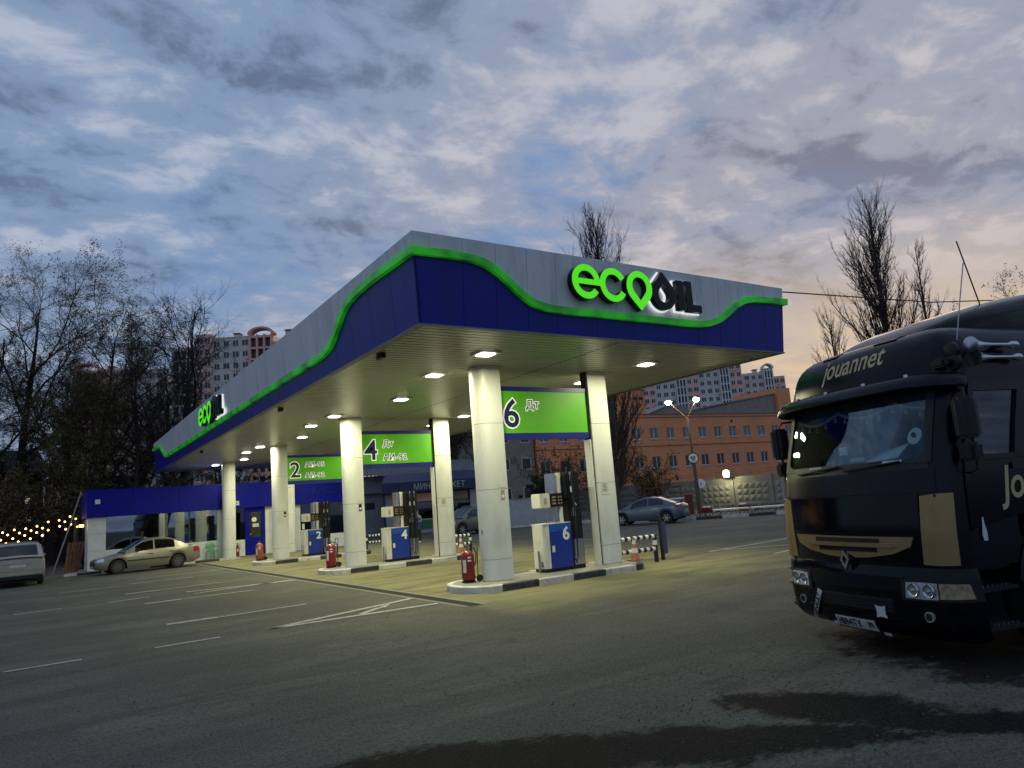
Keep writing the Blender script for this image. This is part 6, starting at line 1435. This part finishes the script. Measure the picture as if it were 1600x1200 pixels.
    # air horns on the roof side
for i, z in enumerate((3.06, 2.93)):
    hn = MB().lathe([(.085, .0), (.06, .06), (.03, .16), (.018, .3), (.018, .52), (.035, .56), (.04, .62), (.02, .66)], 18, (1.27, .70 + .02 * i, z), 'y').build('air_horn', 'steel', trk, smooth=True)
    MB().lathe([(.07, -.004), (.07, .004)], 16, (1.27, .71 + .02 * i, z), 'y').build('horn_mouth', 'dark_void', hn)
    MB().box(1.14, 1.27, 1.12, 1.17, z - .02, z + .02).build('horn_bracket', 'black_plastic', hn)
for z in (3.02, 2.90): MB().lathe([(.03, -.03), (.08, -.02), (.085, .02), (.05, .06)], 14, (1.20, .52, z), 'y').build('marker_lamp', 'black_plastic', trk, smooth=True)
MB().obox((1.13, .42, 2.90), (.16, .1, .09)).build('corner_lamp', 'black_plastic', trk, bevel=.02)
# sun visor
g = MB(); rows = []
for a in np.arange(-1.30, 1.301, .065):
    e = 1 - .55 * max(0, (abs(a) - 1.0) / .3) ** 2; p = [(2.83, .02), (2.83, .10 * e), (2.80, .16 * e), (2.74, .20 * e), (2.695, .205 * e), (2.68, .19 * e), (2.72, .15 * e), (2.76, .08 * e), (2.79, .02)]
    rows.append([cab(a, z - .05 * max(0, (abs(a) - .9) / .4), o) for z, o in p])
g.grid(rows).build('sun_visor', 'truck_navy', trk, smooth=True)
for a in (-.75, -.2, .35, .85): MB().obox(cab(a, 2.82, .13), (.05, .03, .03)).build('visor_bolt', 'steel', trk)
patch('visor_shadow_panel', 'black_plastic', [(-1.05, 2.645), (1.05, 2.645)], [(-1.05, 2.72), (1.05, 2.72)], .01, .02, nv=2, nu=30)
# roof lettering
skin_text('jouannet', .33, -.44, 3.0, 'gold_letter', .005, ang=.035, extrude=.002, offset=.004, shear=.18, sx=.78)
skin_text('Jouannet', .46, 1.84, 1.52, 'gold_letter', .018, extrude=.002, offset=.006, shear=.12, sx=.8)
fg = MB(); fg.add([cab(1.50 + x, z, .02) for x, z in ((0, 1.14), (.05, 1.14), (.055, 1.22), (.035, 1.30), (.03, 1.36), (.012, 1.36), (.005, 1.28), (-.01, 1.2))], [tuple(range(8))]).build('door_decal', 'sticker_white', trk)
# roof deflector
prof = [(.80, 3.32, .62), (.92, 3.42, .76), (1.1, 3.51, .86), (1.4, 3.61, .92), (1.8, 3.71, .95), (2.3, 3.81, .97), (2.8, 3.88, .98)]
g = MB(); rows = []
for y, z, hw_ in prof:
    r = []
    for i in range(21):
        th = math.pi * i / 20; c, s_ = math.cos(th), math.sin(th); r.append((hw_ * math.copysign(abs(c) ** .45, c), y, 3.30 + (z - 3.30) * abs(s_) ** .5))
    rows.append(r)
g.grid(rows); n = len(rows[0]); g.f.append(tuple(range(n)))
g.build('roof_deflector', 'truck_paint', trk, smooth=True)
patch('roof_hatch', 'black_plastic', [(.2, 3.30), (.5, 3.30)], [(.2, 3.36), (.5, 3.36)], .02, .03, nv=2, nu=5); patch('roof_hatch', 'black_plastic', [(-.62, 3.28), (-.35, 3.28)], [(-.62, 3.33), (-.35, 3.33)], .02, .03, nv=2, nu=5)
MB().tube([(1.15, .62, 2.96), (1.12, .85, 3.55), (1.08, 1.05, 4.0)], .006, 5).build('antenna', 'galvanised', trk)
MB().tube([(.55, 1.9, 3.6), (.50, 1.75, 4.5)], .008, 5).build('antenna', 'black_plastic', trk)
# wipers
for a0, a1 in ((-.75, -.05), (.05, .75)):
    p0, p1, p2 = cab(a0, 1.90, .03), cab((a0 + a1) / 2, 1.925, .04), cab(a1, 1.955, .03); MB().tube([p0, p1, p2], .012, 6).build('wiper', 'black_plastic', trk)
# things inside the cab
MB().box(-1.05, 1.05, .42, .80, 1.55, 1.93).build('dashboard', 'cab_interior', trk, bevel=.04)
for x in (-.55, .55):
    st_ = MB().obox((x, 1.35, 1.75), (.52, .14, .75), rx=-.15).build('seat', 'cab_interior', trk, bevel=.05); MB().obox((x, 1.42, 2.22), (.3, .1, .2)).build('headrest', 'cab_interior', st_, bevel=.03)
    MB().box(x - .26, x + .26, .85, 1.35, 1.15, 1.42).build('seat_cushion', 'cab_interior', trk, bevel=.05)
MB().lathe([(.21, -.012), (.225, 0), (.21, .012), (.19, 0), (.21, -.0119)], 24, (.55, .86, 1.98), 'y').build('steering_wheel', 'black_plastic', trk)
g = MB(); nn_ = 60; rows_t, rows_b = [], []
for i in range(nn_ + 1):
    a = -1.0 + 2.0 * i / nn_; sag = .10 * abs(math.sin(i / nn_ * math.pi * 2.5)) + .05; rows_t.append(cab(a, 2.66, -.05)); rows_b.append(cab(a, 2.66 - sag - .04, -.05))
g.grid([rows_t, rows_b]).build('pelmet', 'curtain', trk)
fr_ = MB(); fr_.tube([cab(-1.0 + 2.0 * i / nn_, 2.66 - .10 * abs(math.sin(i / nn_ * math.pi * 2.5)) - .09, -.045) for i in range(nn_ + 1)], .018, 6); fr_.build('pelmet_fringe', 'tassel', trk)
for i in range(12):
    a = -.9 + i * .163; f = (a + 1) / 2; z = 2.66 - .10 * abs(math.sin(f * math.pi * 2.5)) - .10; p = cab(a, z, -.045)
    MB().lathe([(.004, 0), (.012, -.03), (.02, -.07)], 8, p).build('tassel', 'tassel', trk)
MB().box(-1.12, 1.12, 1.62, 1.66, 1.5, 2.7).build('bunk_curtain', 'curtain', trk)
MB().add([cab(.25, 1.97, -.05), cab(.62, 2.0, -.12), cab(.75, 2.14, -.12), cab(.47, 2.07, -.05)], [(0, 1, 2, 3)]).build('dash_paper', 'paper_pale', trk)
gp = MB(); gp.add([cab(.87 + .075 * math.cos(2 * math.pi * i / 16) * (1 + .12 * math.sin(4 * math.pi * i / 16)), 2.20 + .085 * math.sin(2 * math.pi * i / 16), -.02) for i in range(16)], [tuple(range(16))]).build('screen_sticker', 'paper_pale', trk)
MB().lathe([(.028, -.004), (.028, .004)], 12, Vector(cab(.865, 2.21, -.01)), 'y').build('sticker_dot', 'plate_ink', trk)
MB().obox(cab(-.12, 2.13, -.1), (.12, .02, .09)).build('dash_card', 'paper_pale', trk); MB().obox(cab(.12, 2.02, -.09), (.2, .02, .04)).build('dash_card', 'sticker_white', trk)
pt = MB(); r2 = random.Random(5)
for i in range(26):
    c = Vector((-.80 + r2.uniform(-.1, .1), .62 + r2.uniform(-.08, .08), 2.06 + r2.uniform(-.05, .12))); pt.obox(c, (.07, .05, .008), r2.uniform(0, 6), r2.uniform(-1, 1))
pt.build('dash_plant', 'leaf_dark', trk); MB().lathe([(.05, 1.93), (.065, 2.03)], 14, (-.80, .62, 0)).build('plant_pot', 'paper_pale', trk)
MB().box(-.75, .75, .30, 3.0, .34, 1.0).build('engine_shade_block', 'dark_void', trk); MB().box(-1.0, 1.0, 1.34, 1.58, .42, .6).build('axle_shade_block', 'dark_void', trk)  # unseen dark underbody filling, added to block light to the ground
for s_ in (-1, 1): MB().box(s_ * .98 - .2, s_ * .98 + .2, 2.15, 2.19, .12, .9).build('mud_flap', 'rubber', trk); MB().box(s_ * .9 - .28, s_ * .9 + .28, 2.35, 3.4, .3, .85).build('fuel_tank', 'rim_dark', trk, bevel=.08)
# grab strip under the screen
for a in (-.55, .55): patch('screen_tag', 'sticker_white', [(a, 1.95), (a + .22, 1.95)], [(a, 1.97), (a + .22, 1.97)], .02, .003, nv=1, nu=4)
